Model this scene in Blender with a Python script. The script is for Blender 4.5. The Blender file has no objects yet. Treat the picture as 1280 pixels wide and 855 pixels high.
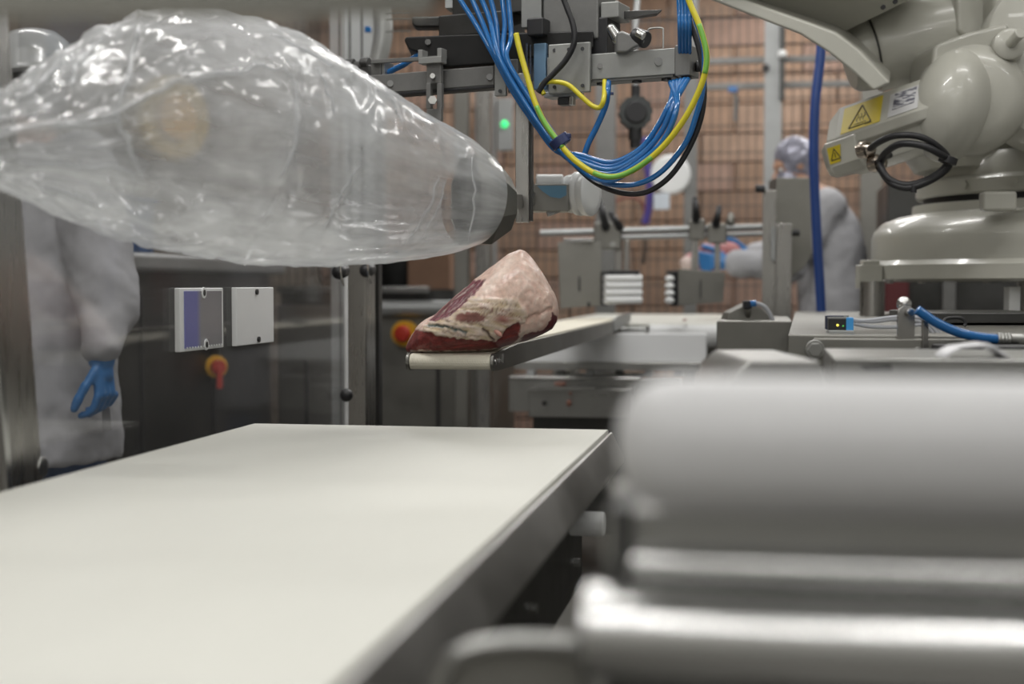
import bpy, bmesh, math, random
from mathutils import Vector, Matrix, noise

random.seed(4)
C = bpy.context.scene.collection
SC = bpy.context.scene

# ------------------------------------------------------------------ camera
FPX = 1280 * 50.0 / 36.0            # focal length in pixels of the 1280x855 frame
YAW, PITCH = math.radians(10.05), math.radians(-2.27)
CAM = Vector((0.0, 0.0, 1.15))
cd = bpy.data.cameras.new('camera')
cd.sensor_width = 36.0
cd.lens = 50.0
cd.sensor_fit = 'HORIZONTAL'
cd.clip_start = 0.02
cd.dof.use_dof = True
cd.dof.focus_distance = 3.02
cd.dof.aperture_fstop = 2.5
cam = bpy.data.objects.new('camera', cd)
C.objects.link(cam)
cam.location = CAM
cam.rotation_euler = (math.pi / 2 + PITCH, 0, YAW)
SC.camera = cam

# ------------------------------------------------------------------ world, exposure
w = bpy.data.worlds.new('world')
SC.world = w
w.use_nodes = True
w.node_tree.nodes['Background'].inputs[0].default_value = (0.80, 0.82, 0.85, 1)
w.node_tree.nodes['Background'].inputs[1].default_value = 0.3
SC.view_settings.view_transform = 'Standard'
SC.view_settings.look = 'None'
SC.view_settings.exposure = -0.42
SC.view_settings.gamma = 1.0
SC.view_settings.use_curve_mapping = False

# ceiling lamps of the hall: (x, y, watts); the fixtures are built in lamp()
LAMPS = [(-0.9, 0.9, 20), (0.9, 0.9, 14), (-0.9, 2.6, 34), (0.9, 3.0, 16), (-2.3, 4.3, 16), (-0.4, 4.9, 34), (1.3, 5.2, 26),
         (-0.8, 7.4, 34), (1.2, 7.6, 34), (-2.2, 8.9, 30), (0.2, 9.1, 46), (-2.4, 1.6, 14), (2.4, 2.2, 14), (-0.9, -1.2, 30), (0.9, -1.2, 30), (0.0, -2.4, 22)]  # last three, behind the camera, added to brighten surfaces facing the lens
LAMP_Z = 3.3

# ------------------------------------------------------------------ geometry helpers
RGT = Vector((math.cos(YAW), math.sin(YAW), 0))
FWD = Vector((-math.sin(YAW), math.cos(YAW), 0))
UPZ = Vector((0, 0, 1))
CF = (FWD * math.cos(PITCH) + UPZ * math.sin(PITCH))
CU = (UPZ * math.cos(PITCH) - FWD * math.sin(PITCH))


def ray(px, py):
    return CF + RGT * ((px - 640.0) / FPX) + CU * ((427.5 - py) / FPX)


def P(px, py, d):
    """the world point seen at a photo pixel, d metres in front of the lens"""
    return CAM + ray(px, py) * d


def PX(px, py, x):
    r = ray(px, py)
    return CAM + r * ((x - CAM.x) / r.x)


def PY(px, py, y):
    r = ray(px, py)
    return CAM + r * ((y - CAM.y) / r.y)


def proj(v):
    q = v - CAM
    d = q.dot(CF)
    return 640 + q.dot(RGT) / d * FPX, 427.5 - q.dot(CU) / d * FPX, d


def spline(pts, sub=8):
    pts = [Vector(p) for p in pts]
    out = []
    n = len(pts)
    for i in range(n - 1):
        p0 = pts[max(i - 1, 0)]
        p1 = pts[i]
        p2 = pts[i + 1]
        p3 = pts[min(i + 2, n - 1)]
        for k in range(sub):
            t = k / sub
            out.append(0.5 * ((2 * p1) + (p2 - p0) * t + (2 * p0 - 5 * p1 + 4 * p2 - p3) * t * t + (3 * p1 - p0 - 3 * p2 + p3) * t ** 3))
    out.append(pts[-1])
    return out


def interp(xs, ys, x):
    if x <= xs[0]:
        return ys[0]
    for i in range(len(xs) - 1):
        if x <= xs[i + 1]:
            t = (x - xs[i]) / (xs[i + 1] - xs[i])
            return ys[i] + (ys[i + 1] - ys[i]) * t
    return ys[-1]


def smooth(xs, ys, x):
    """Catmull-Rom through the table, for outlines without corners"""
    n = len(xs)
    if x <= xs[0]:
        return ys[0]
    if x >= xs[-1]:
        return ys[-1]
    i = max(k for k in range(n - 1) if xs[k] <= x)
    t = (x - xs[i]) / (xs[i + 1] - xs[i])
    h = xs[i + 1] - xs[i]

    def sl(k):
        if k <= 0 or k >= n - 1:
            kk = min(max(k, 0), n - 2)
            return (ys[kk + 1] - ys[kk]) / (xs[kk + 1] - xs[kk])
        return (ys[k + 1] - ys[k - 1]) / (xs[k + 1] - xs[k - 1])
    m0, m1 = sl(i) * h, sl(i + 1) * h
    return ((2 * t ** 3 - 3 * t * t + 1) * ys[i] + (t ** 3 - 2 * t * t + t) * m0 + (-2 * t ** 3 + 3 * t * t) * ys[i + 1] + (t ** 3 - t * t) * m1)


def rotz(a):
    return Matrix.Rotation(a, 3, 'Z')


def perp(a):
    a = a.normalized()
    h = UPZ if abs(a.z) < 0.9 else Vector((1, 0, 0))
    u = h.cross(a).normalized()
    return u, a.cross(u).normalized()


class MB:
    def __init__(s):
        s.v = []
        s.f = []

    def add(s, vs, fs):
        o = len(s.v)
        s.v += [Vector(v) for v in vs]
        s.f += [tuple(i + o for i in f) for f in fs]
        return s

    def box(s, c, size, yaw=0.0, m=None):
        c = Vector(c)
        m = m or rotz(yaw)
        hx, hy, hz = size[0] / 2, size[1] / 2, size[2] / 2
        vs = [c + m @ Vector((x, y, z)) for z in (-hz, hz) for x, y in ((-hx, -hy), (hx, -hy), (hx, hy), (-hx, hy))]
        return s.add(vs, [(3, 2, 1, 0), (4, 5, 6, 7), (0, 1, 5, 4), (1, 2, 6, 5), (2, 3, 7, 6), (3, 0, 4, 7)])

    def pbox(s, x0, y0, x1, y1, d, t, yaw=0.0):
        """box whose front face fills a photo rectangle at depth d, t metres deep"""
        c = P((x0 + x1) / 2, (y0 + y1) / 2, d)
        wd, ht = abs(x1 - x0) * d / FPX, abs(y1 - y0) * d / FPX
        m = rotz(yaw)
        return s.box(c + m @ Vector((0, t / 2, 0)), (wd, t, ht), yaw)

    def bar(s, p0, p1, wdt, hgt):
        """square bar between two points, hgt along the vertical"""
        p0, p1 = Vector(p0), Vector(p1)
        u, v = perp(p1 - p0)
        vs = []
        for p in (p0, p1):
            vs += [p - u * wdt / 2 - v * hgt / 2, p + u * wdt / 2 - v * hgt / 2, p + u * wdt / 2 + v * hgt / 2, p - u * wdt / 2 + v * hgt / 2]
        return s.add(vs, [(3, 2, 1, 0), (4, 5, 6, 7), (0, 1, 5, 4), (1, 2, 6, 5), (2, 3, 7, 6), (3, 0, 4, 7)])

    def cyl(s, p0, p1, r, r2=None, n=20):
        p0, p1 = Vector(p0), Vector(p1)
        r2 = r if r2 is None else r2
        u, v = perp(p1 - p0)
        vs = []
        for p, rr in ((p0, r), (p1, r2)):
            vs += [p + (u * math.cos(2 * math.pi * i / n) + v * math.sin(2 * math.pi * i / n)) * rr for i in range(n)]
        fs = [(i, (i + 1) % n, n + (i + 1) % n, n + i) for i in range(n)]
        fs += [tuple(range(n - 1, -1, -1)), tuple(range(n, 2 * n))]
        return s.add(vs, fs)

    def rings(s, rs, cap=True):
        n = len(rs[0])
        vs = [p for r in rs for p in r]
        fs = []
        for j in range(len(rs) - 1):
            for i in range(n):
                fs.append((j * n + i, j * n + (i + 1) % n, (j + 1) * n + (i + 1) % n, (j + 1) * n + i))
        if cap:
            fs += [tuple(range(n - 1, -1, -1)), tuple(range((len(rs) - 1) * n, len(rs) * n))]
        return s.add(vs, fs)

    def tube(s, pts, r, n=10, sub=8):
        pts = spline(pts, sub) if sub > 1 else [Vector(p) for p in pts]
        u = None
        rs = []
        for i, p in enumerate(pts):
            a = (pts[min(i + 1, len(pts) - 1)] - pts[max(i - 1, 0)]).normalized()
            if u is None:
                u, v = perp(a)
            else:
                u = (u - a * u.dot(a)).normalized()
                v = a.cross(u)
            rr = r(i / (len(pts) - 1)) if callable(r) else r
            rs.append([p + (u * math.cos(2 * math.pi * k / n) + v * math.sin(2 * math.pi * k / n)) * rr for k in range(n)])
        return s.rings(rs)

    def lathe(s, prof, c, axis=(0, 0, 1), n=48):
        c, a = Vector(c), Vector(axis).normalized()
        u, v = perp(a)
        rs = [[c + a * z + (u * math.cos(2 * math.pi * k / n) + v * math.sin(2 * math.pi * k / n)) * max(r, 1e-4) for k in range(n)] for r, z in prof]
        return s.rings(rs)

    def prism(s, poly, off):
        off = Vector(off)
        n = len(poly)
        vs = [Vector(p) for p in poly] + [Vector(p) + off for p in poly]
        fs = [(i, (i + 1) % n, n + (i + 1) % n, n + i) for i in range(n)]
        fs += [tuple(range(n - 1, -1, -1)), tuple(range(n, 2 * n))]
        return s.add(vs, fs)

    def ball(s, c, r, n=16, m=None):
        c = Vector(c)
        r = (r, r, r) if isinstance(r, (int, float)) else r
        m = m or Matrix.Identity(3)
        k = n // 2
        vs, fs = [], []
        for j in range(1, k):
            t = math.pi * j / k
            for i in range(n):
                a = 2 * math.pi * i / n
                vs.append(c + m @ Vector((r[0] * math.sin(t) * math.cos(a), r[1] * math.sin(t) * math.sin(a), r[2] * math.cos(t))))
        top, bot = len(vs), len(vs) + 1
        vs += [c + m @ Vector((0, 0, r[2])), c - m @ Vector((0, 0, r[2]))]
        for j in range(k - 2):
            for i in range(n):
                fs.append((j * n + i, (j + 1) * n + i, (j + 1) * n + (i + 1) % n, j * n + (i + 1) % n))
        for i in range(n):
            fs.append((top, i, (i + 1) % n))
            fs.append((bot, (k - 2) * n + (i + 1) % n, (k - 2) * n + i))
        return s.add(vs, fs)

    def capsule(s, p0, p1, r0, r1, n=14):
        """limb: a tapered tube with round ends"""
        s.cyl(p0, p1, r0, r1, n)
        s.ball(p0, r0, n)
        return s.ball(p1, r1, n)

    def hull(s, ring_a, ring_b):
        return s.rings([ring_a, ring_b])

    def build(s, name, mat, parent=None, bevel=0.0, seg=2, sharp=38, fix=True):
        off = Vector((0, 0, 0))
        q = parent
        while q is not None:
            off += q.location
            q = q.parent
        me = bpy.data.meshes.new(name)
        me.from_pydata([v - off for v in s.v], [], s.f)
        if fix:
            bm = bmesh.new()
            bm.from_mesh(me)
            bmesh.ops.recalc_face_normals(bm, faces=bm.faces)
            bm.to_mesh(me)
            bm.free()
        me.polygons.foreach_set('use_smooth', [True] * len(me.polygons))
        if sharp:
            me.set_sharp_from_angle(angle=math.radians(sharp))
        me.materials.append(mat)
        me.update()
        o = bpy.data.objects.new(name, me)
        C.objects.link(o)
        o.parent = parent
        if bevel:
            b = o.modifiers.new('edge', 'BEVEL')
            b.width = bevel
            b.segments = seg
            b.limit_method = 'ANGLE'
            b.angle_limit = math.radians(40)
            b.harden_normals = True
        return o


def tag(o, label, cat, group=None, kind=None):
    o['label'] = label
    o['category'] = cat
    if group:
        o['group'] = group
    if kind:
        o['kind'] = kind
    return o


def thing(name, label, cat, loc, group=None):
    o = bpy.data.objects.new(name, None)
    C.objects.link(o)
    o.empty_display_size = 0.05
    o.location = Vector(loc)
    return tag(o, label, cat, group)


def struct(o):
    o['kind'] = 'structure'
    return o


# ------------------------------------------------------------------ materials
MATS = {}


def mat(name, col, rough=0.5, metal=0.0, spec=0.5, bump=0.0, bscale=60.0, var=0.0, vscale=6.0, stretch=(1, 1, 1), rvar=0.0, coat=0.0, sss=0.0):
    m = bpy.data.materials.new(name)
    m.use_nodes = True
    nt = m.node_tree
    b = nt.nodes['Principled BSDF']
    b.inputs['Base Color'].default_value = (*col, 1)
    b.inputs['Roughness'].default_value = rough
    b.inputs['Metallic'].default_value = metal
    b.inputs['Specular IOR Level'].default_value = spec
    b.inputs['Coat Weight'].default_value = coat
    tc = nt.nodes.new('ShaderNodeTexCoord')
    mp = nt.nodes.new('ShaderNodeMapping')
    mp.inputs['Scale'].default_value = stretch
    nt.links.new(tc.outputs['Object'], mp.inputs[0])
    if var or rvar:
        n = nt.nodes.new('ShaderNodeTexNoise')
        n.inputs['Scale'].default_value = vscale
        n.inputs['Detail'].default_value = 6
        n.inputs['Roughness'].default_value = 0.65
        nt.links.new(mp.outputs[0], n.inputs['Vector'])
        if var:
            r = nt.nodes.new('ShaderNodeValToRGB')
            r.color_ramp.elements[0].position = 0.3
            r.color_ramp.elements[1].position = 0.7
            r.color_ramp.elements[0].color = (*[c * (1 - var) for c in col], 1)
            r.color_ramp.elements[1].color = (*[min(1, c * (1 + var)) for c in col], 1)
            nt.links.new(n.outputs['Fac'], r.inputs[0])
            nt.links.new(r.outputs[0], b.inputs['Base Color'])
        if rvar:
            q = nt.nodes.new('ShaderNodeMapRange')
            q.inputs['From Min'].default_value = 0.3
            q.inputs['From Max'].default_value = 0.7
            q.inputs['To Min'].default_value = max(0.03, rough - rvar)
            q.inputs['To Max'].default_value = rough + rvar
            nt.links.new(n.outputs['Fac'], q.inputs['Value'])
            nt.links.new(q.outputs[0], b.inputs['Roughness'])
    if bump:
        n2 = nt.nodes.new('ShaderNodeTexNoise')
        n2.inputs['Scale'].default_value = bscale
        n2.inputs['Detail'].default_value = 4
        nt.links.new(mp.outputs[0], n2.inputs['Vector'])
        bp = nt.nodes.new('ShaderNodeBump')
        bp.inputs['Strength'].default_value = bump
        bp.inputs['Distance'].default_value = 0.002
        nt.links.new(n2.outputs['Fac'], bp.inputs['Height'])
        nt.links.new(bp.outputs[0], b.inputs['Normal'])
    if sss:
        b.inputs['Subsurface Weight'].default_value = sss
        b.inputs['Subsurface Radius'].default_value = (0.012, 0.006, 0.004)
        b.inputs['Subsurface Scale'].default_value = 1.0
    MATS[name] = m
    return m


STEEL = mat('brushed_steel', (0.38, 0.38, 0.365), 0.34, 1.0, bump=0.10, bscale=40, stretch=(1, 14, 14), rvar=0.09, vscale=5)
STEELV = mat('brushed_steel_upright', (0.40, 0.39, 0.37), 0.30, 1.0, bump=0.10, bscale=40, stretch=(14, 14, 1), rvar=0.08, vscale=5)
MIRROR = mat('polished_steel', (0.56, 0.56, 0.55), 0.22, 1.0, rvar=0.06, vscale=9)
DULL = mat('dull_steel', (0.25, 0.245, 0.225), 0.48, 1.0, var=0.12, vscale=3, rvar=0.10)
DARKST = mat('dark_steel', (0.10, 0.10, 0.098), 0.42, 1.0, var=0.2, vscale=3, rvar=0.1)
GREYMET = mat('grey_anodised_metal', (0.19, 0.19, 0.185), 0.42, 0.4, var=0.10, vscale=20, bump=0.04, bscale=120)
LIGHTMET = mat('pale_anodised_metal', (0.31, 0.315, 0.305), 0.40, 0.4, var=0.08, vscale=15, bump=0.04, bscale=120)
ALU = mat('aluminium', (0.36, 0.37, 0.37), 0.42, 0.6, var=0.06, vscale=8)
BELT = mat('white_belt', (0.69, 0.69, 0.635), 0.42, 0, 0.4, var=0.025, vscale=3, stretch=(1, 0.25, 1), bump=0.05, bscale=300)
WHITEPL = mat('white_plastic', (0.72, 0.73, 0.73), 0.38, 0, 0.4, var=0.03, vscale=6)
RAILST = mat('rail_steel', (0.66, 0.65, 0.64), 0.36, 1.0, var=0.15, vscale=4, rvar=0.08)
ROLLERPL = mat('roller_plastic', (0.58, 0.58, 0.585), 0.50, 0, 0.35, var=0.03, vscale=4)
PAINT = mat('robot_paint', (0.44, 0.435, 0.385), 0.32, 0, 0.5, var=0.035, vscale=5, bump=0.10, bscale=220, coat=0.25)
BLACKPL = mat('black_plastic', (0.018, 0.018, 0.02), 0.42)
BLACKMET = mat('black_metal', (0.016, 0.016, 0.016), 0.45, 0.4, var=0.2, vscale=20)
RUBBER = mat('black_rubber', (0.012, 0.012, 0.014), 0.48, bump=0.03)
BLUETUBE = mat('blue_tube', (0.015, 0.13, 0.37), 0.16, 0, 0.6, coat=0.4)
NAVYTUBE = mat('dark_blue_hose', (0.018, 0.055, 0.22), 0.35)
YELLOW = mat('yellow_cable', (0.60, 0.52, 0.03), 0.35)
GREENY = mat('green_cable_stripe', (0.17, 0.42, 0.06), 0.35)
GREYCABLE = mat('grey_cable', (0.40, 0.41, 0.44), 0.45)
TIE = mat('navy_cable_tie', (0.015, 0.025, 0.09), 0.4)
STICKYEL = mat('yellow_sticker', (0.62, 0.48, 0.03), 0.4)
INK = mat('black_ink', (0.02, 0.02, 0.02), 0.5)
REDPL = mat('red_plastic', (0.45, 0.035, 0.02), 0.35)
YELPL = mat('yellow_plastic', (0.75, 0.40, 0.02), 0.4)
BLUEGLOVE = mat('blue_glove', (0.03, 0.17, 0.43), 0.38, bump=0.3, bscale=60)
COAT = mat('white_coat_cloth', (0.40, 0.40, 0.42), 0.75, 0, 0.2, var=0.10, vscale=5, bump=0.6, bscale=16)
TROUSER = mat('blue_trousers', (0.06, 0.11, 0.24), 0.85, 0, 0.2, var=0.2, vscale=20)
SKIN = mat('skin', (0.50, 0.29, 0.20), 0.5, var=0.08, sss=0.1)
BOOT = mat('white_boot', (0.5, 0.5, 0.48), 0.5)
HATPL = mat('white_hat_shell', (0.36, 0.37, 0.37), 0.22, 0, 0.5, coat=0.4)
HAIRNET = mat('silvery_hairnet', (0.27, 0.27, 0.33), 0.32, 0.3, var=0.45, vscale=26, bump=0.8, bscale=40)
WALLPAINT = mat('brown_wall_paint', (0.135, 0.112, 0.088), 0.7, var=0.10, vscale=2, bump=0.05)
CONCRETE = mat('floor_concrete', (0.20, 0.195, 0.18), 0.55, var=0.15, vscale=4, bump=0.2, bscale=40)
CEIL = mat('ceiling_white', (0.60, 0.60, 0.58), 0.8, var=0.03)
MORTAR = mat('mortar', (0.26, 0.175, 0.125), 0.9, var=0.1)
BLOCKS = [mat('tan_block_%s' % n, c, 0.85, 0, 0.2, var=0.16, vscale=9, bump=0.3, bscale=50) for n, c in
          (('pale', (0.295, 0.205, 0.152)), ('warm', (0.27, 0.18, 0.128)), ('brown', (0.225, 0.152, 0.112)), ('pink', (0.28, 0.19, 0.15)))]
WIRE = mat('fence_wire', (0.07, 0.068, 0.066), 0.5, 0.3)
BLUECRATE = mat('dark_blue_plastic', (0.02, 0.06, 0.16), 0.5)
STAIN = mat('pale_label', (0.55, 0.60, 0.66), 0.5)
PURPLE = mat('purple_hose', (0.07, 0.05, 0.24), 0.45)


def emis(name, col, s):
    m = bpy.data.materials.new(name)
    m.use_nodes = True
    b = m.node_tree.nodes['Principled BSDF']
    b.inputs['Base Color'].default_value = (*col, 1)
    b.inputs['Emission Color'].default_value = (*col, 1)
    b.inputs['Emission Strength'].default_value = s
    return m


LAMPGLOW = emis('lamp_tube_glow', (1.0, 0.98, 0.94), 9.0)
GREENLED = emis('green_lamp_glow', (0.05, 0.75, 0.22), 1.6)
YELLED = emis('yellow_led_glow', (0.9, 0.75, 0.1), 2.0)
GRNLED2 = emis('small_green_led_glow', (0.1, 0.6, 0.1), 0.8)


def schlick(nt, f0, top):
    """mirror share of a thin sheet, the same from both of its sides"""
    lw = nt.nodes.new('ShaderNodeLayerWeight')
    lw.inputs[0].default_value = 0.5
    p = nt.nodes.new('ShaderNodeMath')
    p.operation = 'POWER'
    p.inputs[1].default_value = 5.0
    nt.links.new(lw.outputs['Facing'], p.inputs[0])
    a = nt.nodes.new('ShaderNodeMath')
    a.operation = 'MULTIPLY_ADD'
    a.inputs[1].default_value = top
    a.inputs[2].default_value = f0
    nt.links.new(p.outputs[0], a.inputs[0])
    return a


def clear_panel_mat():
    m = bpy.data.materials.new('clear_polycarbonate')
    m.use_nodes = True
    nt = m.node_tree
    nt.nodes.clear()
    out = nt.nodes.new('ShaderNodeOutputMaterial')
    tr = nt.nodes.new('ShaderNodeBsdfTransparent')
    tr.inputs[0].default_value = (0.90, 0.90, 0.90, 1)
    gl = nt.nodes.new('ShaderNodeBsdfGlossy')
    gl.inputs['Roughness'].default_value = 0.07
    df = nt.nodes.new('ShaderNodeBsdfDiffuse')
    df.inputs[0].default_value = (0.7, 0.7, 0.7, 1)
    fr = schlick(nt, 0.045, 0.5)
    m1 = nt.nodes.new('ShaderNodeMixShader')
    m2 = nt.nodes.new('ShaderNodeMixShader')
    nt.links.new(fr.outputs[0], m1.inputs[0])
    nt.links.new(tr.outputs[0], m1.inputs[1])
    nt.links.new(gl.outputs[0], m1.inputs[2])
    # dust: fine specks on a faint even haze
    tc = nt.nodes.new('ShaderNodeTexCoord')
    vo = nt.nodes.new('ShaderNodeTexVoronoi')
    vo.inputs['Scale'].default_value = 70
    nt.links.new(tc.outputs['Object'], vo.inputs['Vector'])
    r = nt.nodes.new('ShaderNodeMapRange')
    r.inputs['From Min'].default_value = 0.05
    r.inputs['From Max'].default_value = 0.12
    r.inputs['To Min'].default_value = 0.35
    r.inputs['To Max'].default_value = 0.03
    nt.links.new(vo.outputs['Distance'], r.inputs['Value'])
    nt.links.new(r.outputs[0], m2.inputs[0])
    nt.links.new(m1.outputs[0], m2.inputs[1])
    nt.links.new(df.outputs[0], m2.inputs[2])
    nt.links.new(m2.outputs[0], out.inputs[0])
    return m


def film_mat(name, milk_lo, milk_hi, rough, streaks):
    """thin clear plastic film: see-through, a milky share, and a glossy skin"""
    m = bpy.data.materials.new(name)
    m.use_nodes = True
    nt = m.node_tree
    nt.nodes.clear()
    out = nt.nodes.new('ShaderNodeOutputMaterial')
    tr = nt.nodes.new('ShaderNodeBsdfTransparent')
    tr.inputs[0].default_value = (0.96, 0.965, 0.97, 1)
    df = nt.nodes.new('ShaderNodeBsdfDiffuse')
    df.inputs[0].default_value = (0.74, 0.75, 0.76, 1)
    tl = nt.nodes.new('ShaderNodeBsdfTranslucent')
    tl.inputs[0].default_value = (0.74, 0.75, 0.76, 1)
    mm = nt.nodes.new('ShaderNodeMixShader')
    mm.inputs[0].default_value = 0.45
    nt.links.new(df.outputs[0], mm.inputs[1])
    nt.links.new(tl.outputs[0], mm.inputs[2])
    gl = nt.nodes.new('ShaderNodeBsdfGlossy')
    gl.inputs['Roughness'].default_value = rough
    tc = nt.nodes.new('ShaderNodeTexCoord')
    n1 = nt.nodes.new('ShaderNodeTexNoise')
    n1.inputs['Scale'].default_value = 5
    n1.inputs['Detail'].default_value = 4
    nt.links.new(tc.outputs['Object'], n1.inputs['Vector'])
    uv = nt.nodes.new('ShaderNodeUVMap')
    mp = nt.nodes.new('ShaderNodeMapping')
    mp.inputs['Scale'].default_value = streaks
    nt.links.new(uv.outputs[0], mp.inputs[0])
    n2 = nt.nodes.new('ShaderNodeTexNoise')
    n2.inputs['Scale'].default_value = 1
    n2.inputs['Detail'].default_value = 5
    nt.links.new(mp.outputs[0], n2.inputs['Vector'])
    ad = nt.nodes.new('ShaderNodeMath')
    ad.operation = 'MULTIPLY'
    nt.links.new(n1.outputs['Fac'], ad.inputs[0])
    nt.links.new(n2.outputs['Fac'], ad.inputs[1])
    lw = nt.nodes.new('ShaderNodeLayerWeight')
    lw.inputs[0].default_value = 0.5
    pw = nt.nodes.new('ShaderNodeMath')
    pw.operation = 'POWER'
    pw.inputs[1].default_value = 3.0
    nt.links.new(lw.outputs['Facing'], pw.inputs[0])
    r = nt.nodes.new('ShaderNodeMapRange')
    r.inputs['From Min'].default_value = 0.17
    r.inputs['From Max'].default_value = 0.35
    r.inputs['To Min'].default_value = milk_lo
    r.inputs['To Max'].default_value = milk_hi
    nt.links.new(ad.outputs[0], r.inputs['Value'])
    sc = nt.nodes.new('ShaderNodeMath')
    sc.operation = 'MULTIPLY_ADD'
    sc.inputs[1].default_value = 0.35
    nt.links.new(pw.outputs[0], sc.inputs[0])
    nt.links.new(r.outputs[0], sc.inputs[2])
    m1 = nt.nodes.new('ShaderNodeMixShader')
    nt.links.new(sc.outputs[0], m1.inputs[0])
    nt.links.new(tr.outputs[0], m1.inputs[1])
    nt.links.new(mm.outputs[0], m1.inputs[2])
    fr = schlick(nt, 0.05, 0.55)
    m2 = nt.nodes.new('ShaderNodeMixShader')
    nt.links.new(fr.outputs[0], m2.inputs[0])
    nt.links.new(m1.outputs[0], m2.inputs[1])
    nt.links.new(gl.outputs[0], m2.inputs[2])
    bp = nt.nodes.new('ShaderNodeBump')
    bp.inputs['Strength'].default_value = 0.22
    bp.inputs['Distance'].default_value = 0.003
    nt.links.new(n2.outputs['Fac'], bp.inputs['Height'])
    for q in (gl, df):
        nt.links.new(bp.outputs[0], q.inputs['Normal'])
    nt.links.new(m2.outputs[0], out.inputs[0])
    return m


PANEL = clear_panel_mat()
FILM = film_mat('clear_bag_film', 0.24, 0.60, 0.14, (26, 5, 1))
SCRAPFILM = film_mat('thin_scrap_film', 0.3, 0.6, 0.2, (8, 8, 1))


def vcol_mat(name, rough, sss=0.0):
    m = bpy.data.materials.new(name)
    m.use_nodes = True
    nt = m.node_tree
    b = nt.nodes['Principled BSDF']
    a = nt.nodes.new('ShaderNodeVertexColor')
    a.layer_name = 'tissue'
    tc = nt.nodes.new('ShaderNodeTexCoord')
    n = nt.nodes.new('ShaderNodeTexNoise')
    n.inputs['Scale'].default_value = 90
    n.inputs['Detail'].default_value = 5
    nt.links.new(tc.outputs['Object'], n.inputs['Vector'])
    r = nt.nodes.new('ShaderNodeMapRange')
    r.inputs['To Min'].default_value = 0.72
    r.inputs['To Max'].default_value = 1.25
    nt.links.new(n.outputs['Fac'], r.inputs['Value'])
    mx = nt.nodes.new('ShaderNodeVectorMath')
    mx.operation = 'SCALE'
    nt.links.new(a.outputs['Color'], mx.inputs[0])
    nt.links.new(r.outputs[0], mx.inputs['Scale'])
    nt.links.new(mx.outputs[0], b.inputs['Base Color'])
    b.inputs['Roughness'].default_value = rough
    b.inputs['Subsurface Weight'].default_value = sss
    b.inputs['Subsurface Radius'].default_value = (0.006, 0.002, 0.0015)
    b.inputs['Subsurface Scale'].default_value = 1.0
    bp = nt.nodes.new('ShaderNodeBump')
    bp.inputs['Strength'].default_value = 0.35
    bp.inputs['Distance'].default_value = 0.003
    nt.links.new(n.outputs['Fac'], bp.inputs['Height'])
    nt.links.new(bp.outputs[0], b.inputs['Normal'])
    return m


MEAT = vcol_mat('raw_meat', 0.34, 0.12)


def belt_weave_mat():
    m = mat('narrow_belt_weave', (0.74, 0.70, 0.58), 0.5, 0, 0.4)
    nt = m.node_tree
    b = nt.nodes['Principled BSDF']
    tc = nt.nodes.new('ShaderNodeTexCoord')
    mp = nt.nodes.new('ShaderNodeMapping')
    mp.inputs['Rotation'].default_value = (0.6, 0, math.radians(45))
    nt.links.new(tc.outputs['Object'], mp.inputs[0])
    v = nt.nodes.new('ShaderNodeTexVoronoi')
    v.inputs['Scale'].default_value = 260
    v.inputs['Randomness'].default_value = 0.0
    nt.links.new(mp.outputs[0], v.inputs['Vector'])
    bp = nt.nodes.new('ShaderNodeBump')
    bp.inputs['Strength'].default_value = 0.7
    bp.inputs['Distance'].default_value = 0.0015
    nt.links.new(v.outputs['Distance'], bp.inputs['Height'])
    nt.links.new(bp.outputs[0], b.inputs['Normal'])
    return m


WEAVE = belt_weave_mat()


def reflector_mat():
    """ribbed retroreflector face: grey with a violet-blue left third"""
    m = mat('ribbed_reflector', (0.35, 0.35, 0.37), 0.25, 0.3)
    nt = m.node_tree
    b = nt.nodes['Principled BSDF']
    tc = nt.nodes.new('ShaderNodeTexCoord')
    sx = nt.nodes.new('ShaderNodeSeparateXYZ')
    nt.links.new(tc.outputs['Generated'], sx.inputs[0])
    r = nt.nodes.new('ShaderNodeValToRGB')
    r.color_ramp.elements[0].position = 0.30
    r.color_ramp.elements[0].color = (0.20, 0.21, 0.50, 1)
    r.color_ramp.elements[1].position = 0.42
    r.color_ramp.elements[1].color = (0.30, 0.30, 0.32, 1)
    nt.links.new(sx.outputs[1], r.inputs[0])
    nt.links.new(r.outputs[0], b.inputs['Base Color'])
    wv = nt.nodes.new('ShaderNodeTexWave')
    wv.bands_direction = 'Y'
    wv.inputs['Scale'].default_value = 14
    nt.links.new(tc.outputs['Generated'], wv.inputs['Vector'])
    bp = nt.nodes.new('ShaderNodeBump')
    bp.inputs['Strength'].default_value = 0.5
    nt.links.new(wv.outputs['Fac'], bp.inputs['Height'])
    nt.links.new(bp.outputs[0], b.inputs['Normal'])
    return m


REFLECT = reflector_mat()


def print_mat():
    """dense grey print too small to read, on a pale label"""
    m = mat('smudged_print', (0.5, 0.5, 0.5), 0.5)
    nt = m.node_tree
    b = nt.nodes['Principled BSDF']
    tc = nt.nodes.new('ShaderNodeTexCoord')
    n = nt.nodes.new('ShaderNodeTexNoise')
    n.inputs['Scale'].default_value = 60
    mp = nt.nodes.new('ShaderNodeMapping')
    mp.inputs['Scale'].default_value = (0.3, 1.0, 3.0)
    nt.links.new(tc.outputs['Object'], mp.inputs[0])
    nt.links.new(mp.outputs[0], n.inputs['Vector'])
    r = nt.nodes.new('ShaderNodeValToRGB')
    r.color_ramp.elements[0].position = 0.42
    r.color_ramp.elements[0].color = (0.10, 0.10, 0.13, 1)
    r.color_ramp.elements[1].position = 0.60
    r.color_ramp.elements[1].color = (0.55, 0.55, 0.56, 1)
    nt.links.new(n.outputs['Fac'], r.inputs[0])
    nt.links.new(r.outputs[0], b.inputs['Base Color'])
    return m


PRINT = print_mat()
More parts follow.
